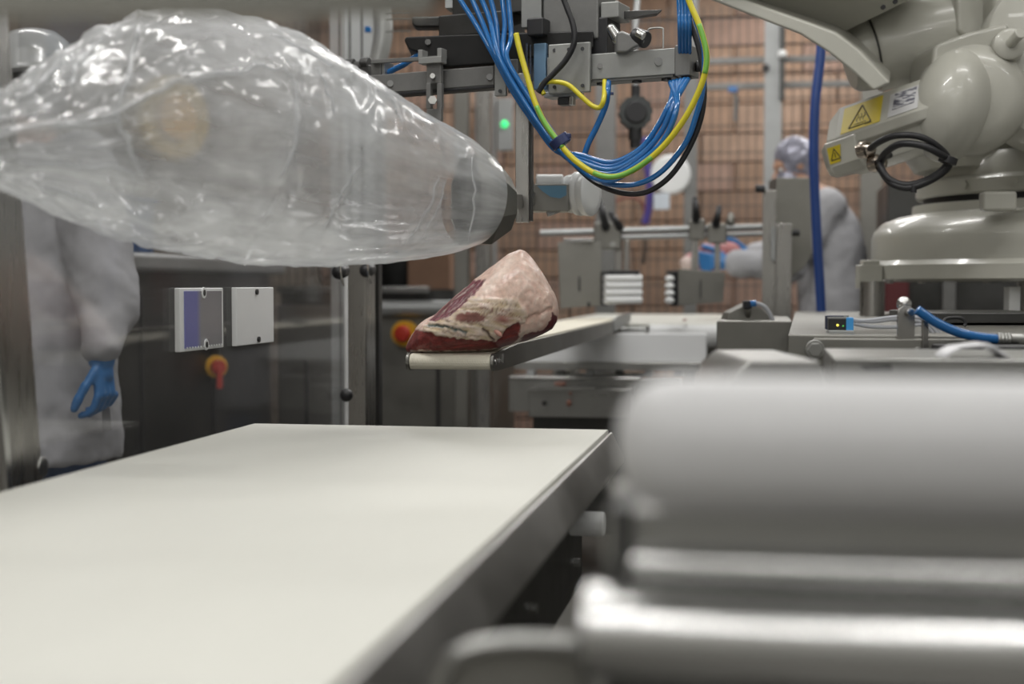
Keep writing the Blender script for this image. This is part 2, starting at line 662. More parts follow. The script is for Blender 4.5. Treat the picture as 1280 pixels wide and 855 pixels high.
# ================================================================== the hall
FLOORZ = 0.0


def plane_box(name, m, x0, x1, y0, y1, z0, z1):
    b = MB().box(((x0 + x1) / 2, (y0 + y1) / 2, (z0 + z1) / 2), (x1 - x0, y1 - y0, z1 - z0))
    return struct(b.build(name, m))


plane_box('floor', CONCRETE, -3.4, 4.4, -3.2, 10.4, -0.1, 0.0)
plane_box('ceiling', CEIL, -3.4, 4.4, -3.2, 10.4, 3.4, 3.5)
plane_box('wall_left', WALLPAINT, -3.4, -3.2, -3.2, 10.2, 0, 3.4)
plane_box('wall_right', CEIL, 4.2, 4.4, -3.2, 10.2, 0, 3.4)
plane_box('wall_front', CEIL, -3.2, 4.2, -3.2, -3.0, 0, 3.4)
wb = plane_box('wall_back', MORTAR, -3.2, 4.2, 10.03, 10.2, 0, 3.4)
# tan blocks of the back wall, laid in running bond in front of the mortar
blk_me = []
BW, BH = 0.46, 0.20
for k, m in enumerate(BLOCKS):
    o = MB().box((0, 0, 0), (BW - 0.010, 0.06, BH - 0.010)).build('block', m, None, 0.006, 1)
    blk_me.append(o)
first = [True] * len(blk_me)
for r in range(0, 17):
    z = 0.1 + r * BH
    for c in range(0, 16):
        x = -3.2 + 0.23 + c * BW + (BW / 2 if r % 2 else 0)
        if x > 4.2 - 0.24:
            continue
        k = random.choices(range(4), (3, 4, 2, 2))[0]
        if first[k]:
            o = blk_me[k]
            first[k] = False
        else:
            o = blk_me[k].copy()
            C.objects.link(o)
        o.parent = wb
        o.location = (x, 10.018 + random.uniform(-0.006, 0.006), z)


def lamp(x, y, watt, i):
    t = thing('ceiling_lamp', 'long white batten lamp on the hall ceiling, out of view', 'lamp', (x, y, 3.4), 'ceiling batten lamps')
    MB().box((x, y, 3.365), (1.26, 0.16, 0.07)).build('housing', CEIL, t, 0.01)
    MB().cyl((x - 0.58, y, 3.315), (x + 0.58, y, 3.315), 0.022, n=12).build('tube', LAMPGLOW, t)
    ld = bpy.data.lights.new('lamp_light', 'AREA')
    ld.shape = 'RECTANGLE'
    ld.size, ld.size_y = 1.2, 0.14
    ld.energy = watt
    ld.color = (1.0, 0.985, 0.962)
    lo = bpy.data.objects.new('lamp_light', ld)
    C.objects.link(lo)
    lo.parent = t
    lo.location = (0, 0, -0.12)


for i, (x, y, wt) in enumerate(LAMPS):
    lamp(x, y, wt, i)

# ================================================================== wide white belt, foreground left
BZ = CAM.z - 0.273
BX0, BX1, BY0, BY1 = -0.993, -0.290, -0.35, 2.69
t = thing('belt_conveyor', 'wide flat cream-white belt conveyor filling the lower left', 'conveyor', (-0.64, 1.2, 0))
b = MB()
prof = [(BY0, BZ), (BY1 - 0.012, BZ)] + [(BY1 - 0.012 + 0.012 * math.sin(a), BZ - 0.012 + 0.012 * math.cos(a)) for a in (0.5, 1.0, 1.57, 2.1, 2.6)] + [(BY1 - 0.012, BZ - 0.024), (BY0, BZ - 0.024)]
b.prism([(BX0, y, z) for y, z in prof], (BX1 - BX0, 0, 0))
b.build('belt', BELT, t, sharp=30)
b = MB()
b.prism([(BX1 + x, BY0, BZ + z) for x, z in ((0.003, -0.005), (0.008, -0.005), (0.030, -0.052), (0.030, -0.062), (0.003, -0.062))], (0, BY1 - BY0 - 0.01, 0))
b.build('side_rail', RAILST, t, 0.002)
MB().box((BX0 - 0.006, (BY0 + BY1) / 2 - 0.01, BZ - 0.030), (0.008, BY1 - BY0, 0.050)).build('side_rail', MIRROR, t, 0.002)
MB().box((-0.64, (BY0 + BY1) / 2 - 0.03, BZ - 0.16), (0.62, BY1 - BY0 - 0.1, 0.24)).build('bed', DARKST, t, 0.004)  # shade below the belt edge is put into the dark steel colour
for px, py in ((717, 703), (662, 760)):
    q = PX(px, py, BX1 - 0.04)
    b = MB().cyl(q - Vector((0.02, 0, 0)), q + Vector((0.012, 0, 0)), 0.008, n=6)
    b.build('bolt', STEEL, t)
q = PX(752, 655, BX1 + 0.02)
b = MB().cyl(q - Vector((0.055, 0, 0)), q + Vector((0.005, 0, 0)), 0.021, n=28)
b.build('roller_end', WHITEPL, t, 0.004)
for x in (BX0 + 0.1, BX1 - 0.1):
    for y in (0.0, 2.3):
        MB().box((x, y, (BZ - 0.2) / 2), (0.05, 0.05, BZ - 0.2)).build('leg', STEELV, t)

# ================================================================== blurred near conveyor, right
NY = 0.80
t = thing('roller_conveyor', 'blurred white plastic roller over steel tubes close to the lens, lower right', 'conveyor', (0.25, 0.9, 0))
rc = Vector((0, NY, CAM.z - 0.0885))
R0 = 0.0385
xl, xr = -0.081, 0.52
pf = [(0.004, 0), (R0 - 0.032, 0.0)] + [(R0 - 0.032 + 0.032 * math.sin(a), 0.032 - 0.032 * math.cos(a)) for a in (0.3, 0.6, 0.9, 1.2, 1.57)] + [(R0, xr - xl - 0.02), (R0 - 0.02, xr - xl)]
MB().lathe(pf, (xl, rc.y, rc.z), (1, 0, 0), 64).build('roller', ROLLERPL, t, sharp=50)
zt = lambda py, d=0.8: CAM.z - (py - 357) / FPX * d
xs0 = -0.092
MB().box(((xs0 + xr) / 2 + 0.002, NY + 0.045, (zt(650) + zt(702)) / 2 - 0.002), (xr - xs0, 0.05, zt(636) - zt(706))).build('cross_beam', STEEL, t, 0.003)
MB().cyl((xs0 + 0.010, NY + 0.018, zt(714)), (xr, NY + 0.012, zt(714)), 0.0095, n=28).build('thin_tube', MIRROR, t)
MB().cyl((xs0 - 0.006, NY + 0.004, zt(796)), (xr, NY - 0.002, zt(796)), 0.0275, n=48).build('thick_tube', MIRROR, t)
MB().box(((xs0 + xr) / 2, NY + 0.045, zt(830)), (xr - xs0, 0.04, 0.11)).build('lower_beam', DARKST, t, 0.003)
MB().box((xs0 + 0.012, NY + 0.05, zt(720)), (0.012, 0.09, 0.075)).build('end_plate', DARKST, t, 0.002)
q0, q1 = P(765, 610, 0.95), P(850, 620, 0.95)
MB().bar(q0, q1 + Vector((0.1, 0, 0)), 0.05, 0.004).build('tray_lip', DULL, t)
for x in (0.0, 0.45):
    for y in (NY + 0.05, NY + 0.45):
        MB().box((x, y, 0.44), (0.04, 0.04, 0.88)).build('leg', STEELV, t)
MB().box((0.225, NY + 0.25, 0.86), (0.49, 0.42, 0.04)).build('frame', DARKST, t)
t = thing('curved_bracket', 'blurred bent grey bracket between the wide belt and the steel tubes', 'bracket', P(640, 850, 0.93))
arc = [(548, 862), (562, 828), (590, 810), (640, 803), (700, 804), (725, 812), (742, 850)]
b = MB().tube([P(x, y, 0.9) for x, y in arc], 0.006, 12)
b.build('bent_rod', STEEL, t)
pl = [P(x, y + 6, 0.91) for x, y in arc]
pl += [P(742, 1000, 0.91), P(548, 1000, 0.91)]
MB().prism(pl, FWD * 0.012).build('plate', DULL, t)
q = P(700, 1000, 0.93)
MB().box((q.x, q.y + 0.02, q.z / 2 + 0.02), (0.03, 0.03, q.z)).build('post', DARKST, t)

# ================================================================== narrow conveyor carrying the meat
NX0, NX1 = -0.745, -0.570
NYF, NYB = 2.946, 5.70
z_n = CAM.z - 0.1625          # nose centre
z_t = CAM.z - 0.131           # belt top further back
t = thing('narrow_conveyor', 'narrow cream belt conveyor with rounded nose under the raw meat', 'conveyor', (-0.66, 4.5, 0))
RN = 0.0165
prof = [(NYB, z_t), (NYF + 0.25, z_t), (NYF + 0.02, z_n + RN)]
prof += [(NYF + RN - RN * math.sin(a), z_n + RN * math.cos(a)) for a in (0.2, 0.6, 1.0, 1.4, 1.8, 2.2, 2.6, 3.0)]
prof += [(NYF + 0.25, z_t - 0.03), (NYB, z_t - 0.03)]
MB().prism([(NX0, y, z) for y, z in prof], (NX1 - NX0, 0, 0)).build('belt', WEAVE, t, sharp=30)
for x, s in ((NX1, 1), (NX0, -1)):
    sp = [(NYB - 0.35, z_t - 0.004), (NYF + 0.30, z_t - 0.004), (NYF + 0.05, z_n + RN + 0.002)]
    sp += [(NYF + RN - (RN + 0.003) * math.sin(a), z_n + (RN + 0.003) * math.cos(a)) for a in (0.3, 0.9, 1.57, 2.2, 2.8)]
    sp += [(NYF + 0.07, z_n - RN - 0.004), (NYF + 0.3, z_t - 0.052), (NYB - 0.35, z_t - 0.052)]
    o = MB().prism([(x + s * 0.001, y, z) for y, z in sp], (s * 0.007, 0, 0)).build('side_plate', DULL, t, 0.0012)
    if s > 0:
        for yy in (NYF + 0.018, NYF + 0.05, NYF + 0.075):
            MB().cyl((x + 0.007, yy, z_n + 0.002), (x + 0.011, yy, z_n + 0.002), 0.007 if yy < NYF + 0.06 else 0.004, n=14).build('screw', MIRROR, o)
        MB().box((x + 0.009, NYF + 0.10, z_n + 0.004), (0.003, 0.012, 0.02)).build('adjuster', MIRROR, o)
MB().prism([(NX1 + 0.004, y, z) for y, z in ((NYB - 0.33, z_t + 0.0), (NYB - 0.2, z_t + 0.012), (NYB + 0.35, z_t + 0.016), (NYB + 0.35, z_t - 0.02), (NYB - 0.33, z_t - 0.045))], (0.008, 0, 0)).build('rear_side_plate', ALU, t, 0.002)
q = P(714, 392, 3.95)
MB().box((NX0 + 0.05, 4.6, z_t + 0.012), (0.035, 0.035, 0.024)).build('end_stop', ALU, t, 0.003)
MB().box((-0.80, 5.64, (z_t - 0.05) / 2), (0.06, 0.06, z_t - 0.05)).build('leg', STEELV, t)
MB().box((-0.66, 4.4, z_t - 0.043), (0.10, 2.5, 0.022)).build('support_beam', DARKST, t)

# ================================================================== raw meat
S = 3.0 / FPX
M0 = P(600, 443, 3.0) + FWD * 0.105
TOPX = [-97, -94, -88, -80, -70, -60, -35, -10, 10, 22, 35, 45, 52, 60, 68, 76, 85, 93, 98, 100.5]
TOPY = [436, 428, 418, 408, 400, 394, 371, 351, 335, 326, 317, 312.5, 310.5, 315, 324, 336, 350, 364, 376, 388]
BOTX = [-97, -95, -88, -60, -20, 12, 40, 60, 80, 92, 98, 100.5]
BOTY = [440, 443, 444.5, 444, 443, 441, 433, 428, 420, 413, 404, 392]
DEPX = [-97, -90, -70, -30, 20, 60, 85, 96, 100.5]
DEPY = [6, 24, 48, 60, 64, 56, 40, 20, 6]
NU, NV = 230, 190


def inside(poly, x, y):
    c = False
    n = len(poly)
    for i in range(n):
        x0, y0 = poly[i]
        x1, y1 = poly[(i + 1) % n]
        if (y0 > y) != (y1 > y) and x < (x1 - x0) * (y - y0) / (y1 - y0) + x0:
            c = not c
    return c


def dseg(px, py, pts):
    best = 1e9
    for i in range(len(pts) - 1):
        ax, ay = pts[i]
        bx, by = pts[i + 1]
        l2 = (bx - ax) ** 2 + (by - ay) ** 2
        tt = max(0, min(1, ((px - ax) * (bx - ax) + (py - ay) * (by - ay)) / l2)) if l2 else 0
        best = min(best, math.hypot(px - ax - tt * (bx - ax), py - ay - tt * (by - ay)))
    return best


def sedge(poly, x, y):
    """signed distance-like value, positive inside"""
    d = dseg(x, y, poly + [poly[0]])
    return d if inside(poly, x, y) else -d


DARKM = [(533, 402), (546, 386), (560, 371), (578, 357), (598, 348.5), (607, 347), (605, 353), (592, 368), (577, 383), (560, 398), (545, 402)]
RED = [(498, 446), (501, 428), (511, 414), (526, 414), (548, 420), (572, 423), (600, 424), (622, 426), (630, 415), (640, 404), (648, 401), (651, 412), (647, 427), (636, 434), (610, 439), (560, 440), (525, 446)]
MEMB = [(527, 410), (538, 401), (560, 395), (577, 383), (592, 371), (622, 373), (643, 372), (656, 385), (660, 398), (654, 404), (640, 404), (630, 416), (621, 427), (596, 426), (572, 424), (548, 421), (530, 416)]
LOWRED = [(645, 434), (656, 419), (668, 416), (680, 413), (688, 402), (693, 394), (699, 398), (699, 412), (690, 417), (676, 424), (655, 433)]
FATC = Vector((0.71, 0.505, 0.415))
FATW = Vector((0.82, 0.68, 0.59))
FATP = Vector((0.59, 0.33, 0.26))
REDC = Vector((0.165, 0.032, 0.028))
DRKC = Vector((0.115, 0.030, 0.040))
MEMC = Vector((0.58, 0.46, 0.30))
BRWC = Vector((0.22, 0.085, 0.07))
GRNC = Vector((0.075, 0.105, 0.10))


def mixv(a, b, t):
    t = max(0.0, min(1.0, t))
    return a * (1 - t) + b * t


verts, cols = [], []
for i in range(NU + 1):
    u = i / NU
    x = -97 + 197.5 * (0.5 - 0.5 * math.cos(math.pi * u)) * 0.6 + 197.5 * u * 0.4
    tp, bt, hd = smooth(TOPX, TOPY, x), interp(BOTX, BOTY, x), smooth(DEPX, DEPY, x)
    mid, hh = (tp + bt) / 2, (bt - tp) / 2
    for j in range(NV):
        a = 2 * math.pi * j / NV
        ca, sa = math.cos(a), math.sin(a)
        e = 0.78 if sa < 0 else 0.95
        yy = -math.copysign(abs(ca) ** e, ca) * hd
        zz = math.copysign(abs(sa) ** e, sa) * hh
        # the upper front leans back: the fat cap slopes away from the lens
        if sa > 0:
            yy += 16 * (sa ** 1.5) * (hh / 60)
        wx, wy = 600 + x, mid - zz
        n1 = noise.noise(Vector((wx * 0.045, wy * 0.045, yy * 0.045)))
        n2 = noise.noise(Vector((wx * 0.14 + 9, wy * 0.14, yy * 0.14)))
        n3 = noise.noise(Vector((wx * 0.42, wy * 0.42 + 5, yy * 0.42)))
        qx, qy = wx + 2.4 * n2 + 1.2 * n3, wy + 2.4 * noise.noise(Vector((wx * 0.14, wy * 0.14 + 7, 3))) + 1.2 * n3
        push = 1.6 * n1 + 0.7 * n2 + 0.3 * n3
        front = ca > -0.05
        col = mixv(FATC, FATP, 0.45 + 1.0 * n1)
        col = mixv(col, FATW, 0.40 + 0.55 * n1 + 0.35 * n2)
        if front:
            w1 = 1 - min(1, dseg(qx, qy, [(640, 322), (622, 345), (606, 362)]) / 9)
            col = mixv(col, FATW * 1.05, w1 * 0.8)
            w2 = 1 - min(1, dseg(qx, qy, [(560, 368), (600, 338), (640, 316), (656, 313), (672, 330)]) / 5)
            col = mixv(col, FATP * 0.85, w2 * 0.5)
            d = sedge(MEMB, qx, qy)
            if d > -1:
                st = noise.noise(Vector((wx * 0.05 + wy * 0.1, wy * 0.33 - wx * 0.06, 1)))
                col = mixv(col, mixv(MEMC, FATW * 0.85, 0.5 + 1.2 * st), (d + 1) / 3)
                push += 1.6 * min(1, (d + 1) / 2.5) + 1.3 * st
                d2 = math.hypot((qx - 588) / 19, (qy - 397) / 6.5)
                col = mixv(col, BRWC, (1.15 - d2) * 4)
                d2 = math.hypot((qx - 628) / 16, (qy - 399) / 8)
                col = mixv(col, BRWC * 1.7, (1.0 - d2) * 1.2)
                d3 = dseg(qx, qy, [(600, 385), (622, 386), (640, 392), (652, 399)])
                col = mixv(col, BRWC * 1.2, 0.7 * (1 - d3 / 1.6))
                for ln in ([(577, 385), (600, 381), (626, 379), (648, 384)], [(566, 390), (585, 387), (604, 388), (622, 393), (640, 396)], [(548, 400), (570, 402), (590, 405), (604, 406)], [(606, 392), (622, 390), (640, 386)], [(552, 414), (574, 419), (598, 420)]):
                    d3 = dseg(qx, qy, ln)
                    col = mixv(col, BRWC * 0.9, 0.55 * (1 - d3 / 1.1))
                    push -= 0.9 * max(0, 1 - d3 / 1.5)
                d3 = dseg(qx, qy, [(535, 408), (556, 408), (568, 411), (582, 415)])
                col = mixv(col, GRNC, 1.3 * (1 - d3 / 2.6))
                push -= 2.2 * max(0, 1 - d3 / 2.2)
                d3 = dseg(qx, qy, [(604, 410), (612, 418), (618, 424)])
                col = mixv(col, BRWC * 0.25, 1.2 * (1 - d3 / 2.2))
                push -= 2.5 * max(0, 1 - d3 / 2.2)
            d = sedge(RED, qx, qy)
            if d > -0.6:
                rc_ = mixv(REDC, REDC * 1.5, 0.5 + n2 * 1.4 + n3)
                col = mixv(col, rc_, (d + 0.6) / 1.2)
                push -= 1.6 * min(1, (d + 0.6) / 2)
            d = sedge(DARKM, qx, qy)
            if d > -0.6:
                st = noise.noise(Vector(((wx + wy) * 0.5, (wx - wy) * 0.05, 4)))
                col = mixv(col, mixv(DRKC, DRKC * 2.2, 0.35 + st), (d + 0.6) / 1.4)
                push += -1.2 * min(1, d / 2) + 0.8 * st
                for ln in ([(552, 390), (568, 373), (592, 355)], [(560, 393), (577, 376), (594, 360)], [(546, 396), (556, 384)]):
                    d3 = dseg(qx, qy, ln)
                    col = mixv(col, FATW * 0.6, 0.6 * (1 - d3 / 1.2))
            d = sedge(LOWRED, qx, qy)
            if d > -0.6:
                col = mixv(col, mixv(DRKC * 1.2, REDC, 0.5 + n2), (d + 0.6) / 1.5)
                push -= 0.8
            d3 = dseg(qx, qy, [(692, 392), (694, 402), (690, 412)])
            col = mixv(col, DRKC, 1.2 * (1 - d3 / 2.4))
            d3 = dseg(qx, qy, [(510, 442), (560, 441.5), (610, 440), (636, 436), (650, 427), (654, 412)])
            col = mixv(col, FATW * 0.8, 1.2 * (1 - d3 / 2.2))
            d3 = dseg(qx, qy, [(660, 399), (676, 392), (690, 386)])
            push -= 2.0 * max(0, 1 - d3 / 4)
            col = mixv(col, FATP * 0.8, 0.6 * (1 - d3 / 4))
        nx, ny, nz = x / 100 * 0.3, yy / max(hd, 1), zz / max(hh, 1)
        ln = math.sqrt(nx * nx + ny * ny + nz * nz) or 1
        k = min(1, hd / 25)
        if zz < -0.8 * hh:
            k *= 0.25
        verts.append(M0 + RGT * ((x + push * nx / ln * k) * S) + FWD * ((yy + push * ny / ln * k) * S) + UPZ * ((443 - mid + zz + push * nz / ln * k) * S))
        cols.append(col)
b = MB()
fs = []
for i in range(NU):
    for j in range(NV):
        fs.append((i * NV + j, i * NV + (j + 1) % NV, (i + 1) * NV + (j + 1) % NV, (i + 1) * NV + j))
fs += [tuple(range(NV - 1, -1, -1)), tuple(NU * NV + k for k in range(NV))]
b.add(verts, fs)
t = thing('raw_meat', 'raw joint of meat with pink fat cap and red cut face on the narrow belt', 'meat', M0)
o = b.build('joint', MEAT, t, sharp=0)
ca_ = o.data.color_attributes.new('tissue', 'FLOAT_COLOR', 'POINT')
ca_.data.foreach_set('color', [c for v in cols for c in (*v, 1.0)])
# the sinew stump and the ragged rim of the membrane
b = MB()
b.ball(P(622, 415.5, 3.005), (0.0135, 0.008, 0.0055), 18, Matrix.Rotation(0.75, 3, 'Y'))
o = b.build('sinew', mat('pink_sinew', (0.62, 0.33, 0.27), 0.4, var=0.15, vscale=60, sss=0.1), t)
o['label'] = 'pink sinew stump'
# ================================================================== inflated clear bag and its steel spout
ST = [(592, 250, 59, 2.80), (560, 243, 76, 2.75), (500, 232, 96, 2.66), (440, 217, 115, 2.57), (380, 201, 133, 2.48), (320, 181, 147, 2.39), (250, 168, 150, 2.30),
      (180, 166, 140, 2.18), (130, 171, 119, 2.10), (80, 173, 93, 2.01), (30, 177, 68, 1.92), (-15, 180, 46, 1.83), (-60, 182, 35, 1.74), (-110, 181, 26, 1.65), (-150, 181, 8, 1.58)]
sx = [-s[0] for s in ST]
NS, NA = 210, 150
b = MB()
rs, uvs = [], []
cen = []
for i in range(NS + 1):
    x = -(-592 + (742) * i / NS)
    cen.append((P(x, smooth(sx, [s[1] for s in ST], -x), smooth(sx, [s[3] for s in ST], -x)), max(6, smooth(sx, [s[2] for s in ST], -x)) * smooth(sx, [s[3] for s in ST], -x) / FPX))
CRE = [  # fold lines seen on the near side: points in the photo, height (m), width (px)
    ([(60, 165), (150, 138), (215, 105), (270, 92), (330, 85), (366, 92)], 0.010, 6), ([(366, 92), (372, 140), (366, 190), (350, 225)], 0.008, 5),
    ([(145, 140), (160, 180), (178, 222)], 0.006, 5), ([(0, 168), (60, 155), (110, 158), (150, 150)], 0.008, 6), ([(150, 130), (165, 70), (175, 25)], 0.008, 6),
    ([(10, 205), (90, 207), (160, 215), (165, 245)], 0.004, 4), ([(60, 235), (90, 245), (130, 262)], 0.006, 8), ([(590, 190), (593, 250), (585, 305)], 0.004, 3),
    ([(402, 290), (430, 240), (452, 200)], 0.005, 3), ([(505, 305), (535, 260), (548, 220)], 0.004, 3), ([(525, 300), (548, 262), (556, 225)], 0.003, 2.5),
    ([(90, 110), (95, 80), (130, 45)], 0.006, 6), ([(20, 125), (50, 105), (75, 75)], 0.006, 6), ([(395, 85), (410, 110), (415, 140)], 0.006, 4),
    ([(475, 115), (492, 130), (503, 155)], 0.004, 3), ([(330, 35), (400, 75), (470, 112), (540, 160)], 0.006, 5)]
for i in range(NS + 1):
    c, r = cen[i]
    a = (cen[max(i - 1, 0)][0] - cen[min(i + 1, NS)][0]).normalized()
    u, v = perp(a)
    ring = []
    for k in range(NA):
        th = 2 * math.pi * k / NA
        d = u * math.cos(th) + v * math.sin(th)
        p = c + d * r
        fade = min(1.0, i / 14.0)
        s = i / NS * 742
        # tight lengthwise pleats near the spout, broad buckles towards the blown-up end
        wr = 0.0016 * noise.noise(Vector((th * 9, s * 0.012, 3))) * max(0, 1 - s / 420) * 2
        wr += 0.0045 * noise.noise(Vector((th * 2.2, s * 0.02, 7))) * min(1, s / 250)
        wr += 0.0030 * noise.noise(Vector((th * 5, s * 0.05, 1))) * min(1, s / 350)
        ridge = abs(noise.noise(Vector((th * 3.0, s * 0.018, 21))))
        wr += 0.006 * max(0, 0.12 - ridge) / 0.12 * min(1, s / 300)
        if s > 300 and 0.2 < math.sin(th):
            wr += 0.004 * noise.noise(Vector((th * 14, s * 0.035, 5)))
        px, py, dd = proj(p)
        if dd < proj(c)[2]:
            for pts, hgt, wd in CRE:
                q = dseg(px, py, pts)
                if q < 3 * wd:
                    wr += hgt * math.exp(-(q / wd) ** 2)
        ring.append(p + d * wr * fade)
        uvs.append((k / NA, i / NS))
    rs.append(ring)
b.rings(rs, cap=False)
# gathered, closed far end
b.f.append(tuple((NS) * NA + k for k in range(NA)))
t = thing('plastic_bag', 'inflated clear plastic bag pulled over the steel spout, upper left', 'bag', cen[0][0])
o = b.build('film', FILM, t, sharp=0)
uvl = o.data.uv_layers.new(name='UVMap')
for l in o.data.loops:
    uvl.data[l.index].uv = uvs[l.vertex_index]

# sharp folds of the film, each a thin welt on the near side
near_v = []
for i in range(0, NS + 1, 1):
    cd_ = proj(cen[i][0])[2]
    for k in range(0, NA, 1):
        p = rs[i][k]
        x_, y_, d_ = proj(p)
        if d_ < cd_ + 0.01 and x_ > -40:
            near_v.append((x_, y_, p))


def on_bag(x, y):
    return min(near_v, key=lambda q_: (q_[0] - x) ** 2 + (q_[1] - y) ** 2)[2]


FOLD = film_mat('folded_film', 0.30, 0.55, 0.2, (8, 8, 1))
for pts, hgt, wd in CRE:
    pp = spline([Vector((x, y, 0)) for x, y in pts], 5)
    pp = [on_bag(p.x, p.y) for p in pp]
    pp = [pp[0]] + [q for a_, q in zip(pp, pp[1:]) if (q - a_).length > 0.004]
    if len(pp) > 3:
        r_ = 0.0014 * min(3.2, max(1.0, wd * 0.55))
        fo = MB().tube(pp, lambda s, r_=r_: r_ * (0.25 + 0.75 * math.sin(math.pi * min(1, max(0, s)))), 8, 2).build('fold', FOLD, t, sharp=0)
        fo.data.uv_layers.new(name='UVMap')

# the spout: an eight-sided steel nozzle with its tapered mouth to the right
t = thing('bag_spout', 'eight-sided steel nozzle inside the mouth of the clear bag', 'nozzle', P(615, 243, 2.83))
axis = (RGT + FWD * 0.42).normalized()
u, v = perp(axis)


def octring(px, py, d, hh):
    c = P(px, py, d)
    r = hh * d / FPX
    return [c + (u * math.cos(math.pi / 8 + k * math.pi / 4) + v * math.sin(math.pi / 8 + k * math.pi / 4)) * r / math.cos(math.pi / 8) for k in range(8)]


b = MB()
b.rings([octring(583, 250, 2.79, 55), octring(606, 250, 2.83, 56), octring(634, 256, 2.89, 32), octring(633, 256, 2.89, 29), octring(605, 250, 2.83, 53), octring(583, 250, 2.79, 52)], cap=False)
b.f += [tuple((k, (k + 1) % 8, 40 + (k + 1) % 8, 40 + k)) for k in range(8)]
b.build('nozzle_plates', DULL, t, 0.001, sharp=20)
vb = thing('hanger_bar', 'upright bright steel bar right of the bag mouth, down from the gantry', 'bar', P(655, 62, 3.22))
MB().pbox(644, 92, 661, 278, 3.22, 0.012).build('bar', STEELV, vb, 0.0015)
MB().pbox(661.5, 92, 665, 276, 3.235, 0.02).build('rear_flange', DARKST, vb, 0.001)
MB().bar(P(650, 252, 3.22), P(634, 251, 2.90), 0.012, 0.03).build('spout_lug', DULL, vb)

# ================================================================== pneumatic gantry above the spout
GD = lambda px: 3.42 - (px - 450) / 420.0 * 0.33
GY = YAW - math.radians(23)
GA = rotz(YAW - math.atan(0.33 / 0.765)) @ Vector((1, 0, 0))
GYAW = math.atan2(GA.y, GA.x)
G = lambda px, py, dz=0.0: P(px, py, GD(px) + dz)
t = thing('pneumatic_gantry', 'grey pneumatic slide rail with brackets and black valve block, top middle', 'machine', G(660, 90))


def gbox(b, x0, y0, x1, y1, tk, dz=0.0):
    return b.pbox(x0, y0, x1, y1, GD((x0 + x1) / 2) + dz, tk, GYAW)


def rail(name, x0, y0, x1, y1, hpx, m, tk=0.05, dz=0.0, bev=0.002):
    return MB().bar(G(x0, y0, dz), G(x1, y1, dz), tk, hpx * 3.25 / FPX).build(name, m, t, bev)


r1 = rail('slide_rail', 470, 107.5, 622, 96, 24, GREYMET)
rail('rail_groove', 470, 121, 622, 109.5, 4, BLACKPL, 0.04, -0.004)
for px, py in ((488, 105), (612, 97)):
    q = G(px, py, -0.025)
    MB().cyl(q, q + CF * -0.008, 0.0075, n=18).build('cap_screw', GREYMET, r1)
r2 = rail('cylinder_body', 690, 90, 849, 78.5, 31, LIGHTMET, 0.06)
r3 = rail('cylinder_end', 849.5, 78.5, 868, 77, 36, GREYMET, 0.064)
rail('cylinder_lower_edge', 695, 107, 846, 96, 4, GREYMET, 0.05)
for px, py, r in ((750, 83, 0.006), (823, 77.5, 0.009)):
    q = G(px, py, -0.03)
    MB().cyl(q, q + CF * -0.006, r, n=18).build('cap_screw', GREYMET, r2)
for px in (752, 796, 833, 858):
    q = G(px, 101 - (px - 752) * 0.07, -0.01)
    MB().cyl(q + UPZ * 0.008, q - UPZ * 0.010, 0.011, n=12).build('air_fitting', BLACKPL, r2)
q = G(870, 83)
MB().cyl(q, q + RGT * 0.012, 0.012, n=16).build('end_plug', BLACKPL, r3)
# left end plate, thin top bar, dark knobs
b = MB()
gbox(b, 463, 78, 477, 112, 0.04, -0.02)
b.build('end_plate', GREYMET, t, 0.002)
b = MB()
gbox(b, 477, 77, 481, 112, 0.05, -0.02)
b.build('end_plate', ALU, t, 0.001)
rail('top_bar', 465, 77.5, 556, 72, 5, GREYMET, 0.012, -0.03, 0.001)
for px, py, r in ((433, 80, 0.012), (444, 84, 0.014), (452, 80, 0.015)):
    q = G(px, py, 0.02)
    MB().cyl(q, q + GA * 0.022, r, n=18).build('knob', DARKST, t, 0.002)
MB().bar(G(428, 94, 0.03), G(466, 90, 0.03), 0.04, 0.03).build('knob_carrier', DARKST, t, 0.002)
# the slotted upright with its forked clamp
b = MB()
gbox(b, 532, 76, 552, 104, 0.014, -0.06)
gbox(b, 532, 104, 538.5, 136, 0.014, -0.06)
gbox(b, 545.5, 104, 552, 136, 0.014, -0.06)
gbox(b, 532, 136, 552, 152, 0.014, -0.06)
up = b.build('slotted_upright', GREYMET, t, 0.0015)
for px, py, r in ((541, 126, 0.0105), (541, 96, 0.006)):
    q = G(px, py, -0.062)
    MB().cyl(q, q + CF * -0.012, r, n=6 if py == 126 else 16).build('clamp_bolt', STEEL, up)
b = MB()
gbox(b, 521, 71, 553, 79, 0.03, -0.075)
gbox(b, 522, 62, 528, 72, 0.03, -0.075)
gbox(b, 546, 60, 552, 72, 0.03, -0.075)
b.build('fork_clamp', LIGHTMET, t, 0.0015)
# black bar and upper blocks
bar_out = [(505, 50), (511, 61), (519, 64), (524, 66), (552, 84), (622, 79), (704, 66), (742, 60), (742, 38), (640, 41), (575, 43), (507, 46)]
MB().prism([G(x, y, -0.02) for x, y in bar_out], FWD * 0.13).build('black_housing', BLACKMET, t, 0.004)
q = G(535, 53, -0.022)
MB().cyl(q, q + CF * -0.005, 0.007, n=16).build('cap_screw', DARKST, t)
MB().prism([G(x, y, 0.03) for x, y in ((515, 20), (551, 20), (555, 26), (551, 34), (520, 34), (515, 30))], FWD * 0.05).build('dark_latch', DARKST, t, 0.005)
b = MB()
gbox(b, 543, 16, 640, 43, 0.10, 0.02)
gbox(b, 560, -60, 660, 18, 0.10, 0.05)
b.build('valve_block', DARKST, t, 0.003)
b = MB()
gbox(b, 676, -90, 750, 50, 0.12, -0.01)
b.build('valve_block', GREYMET, t, 0.004)
b = MB()
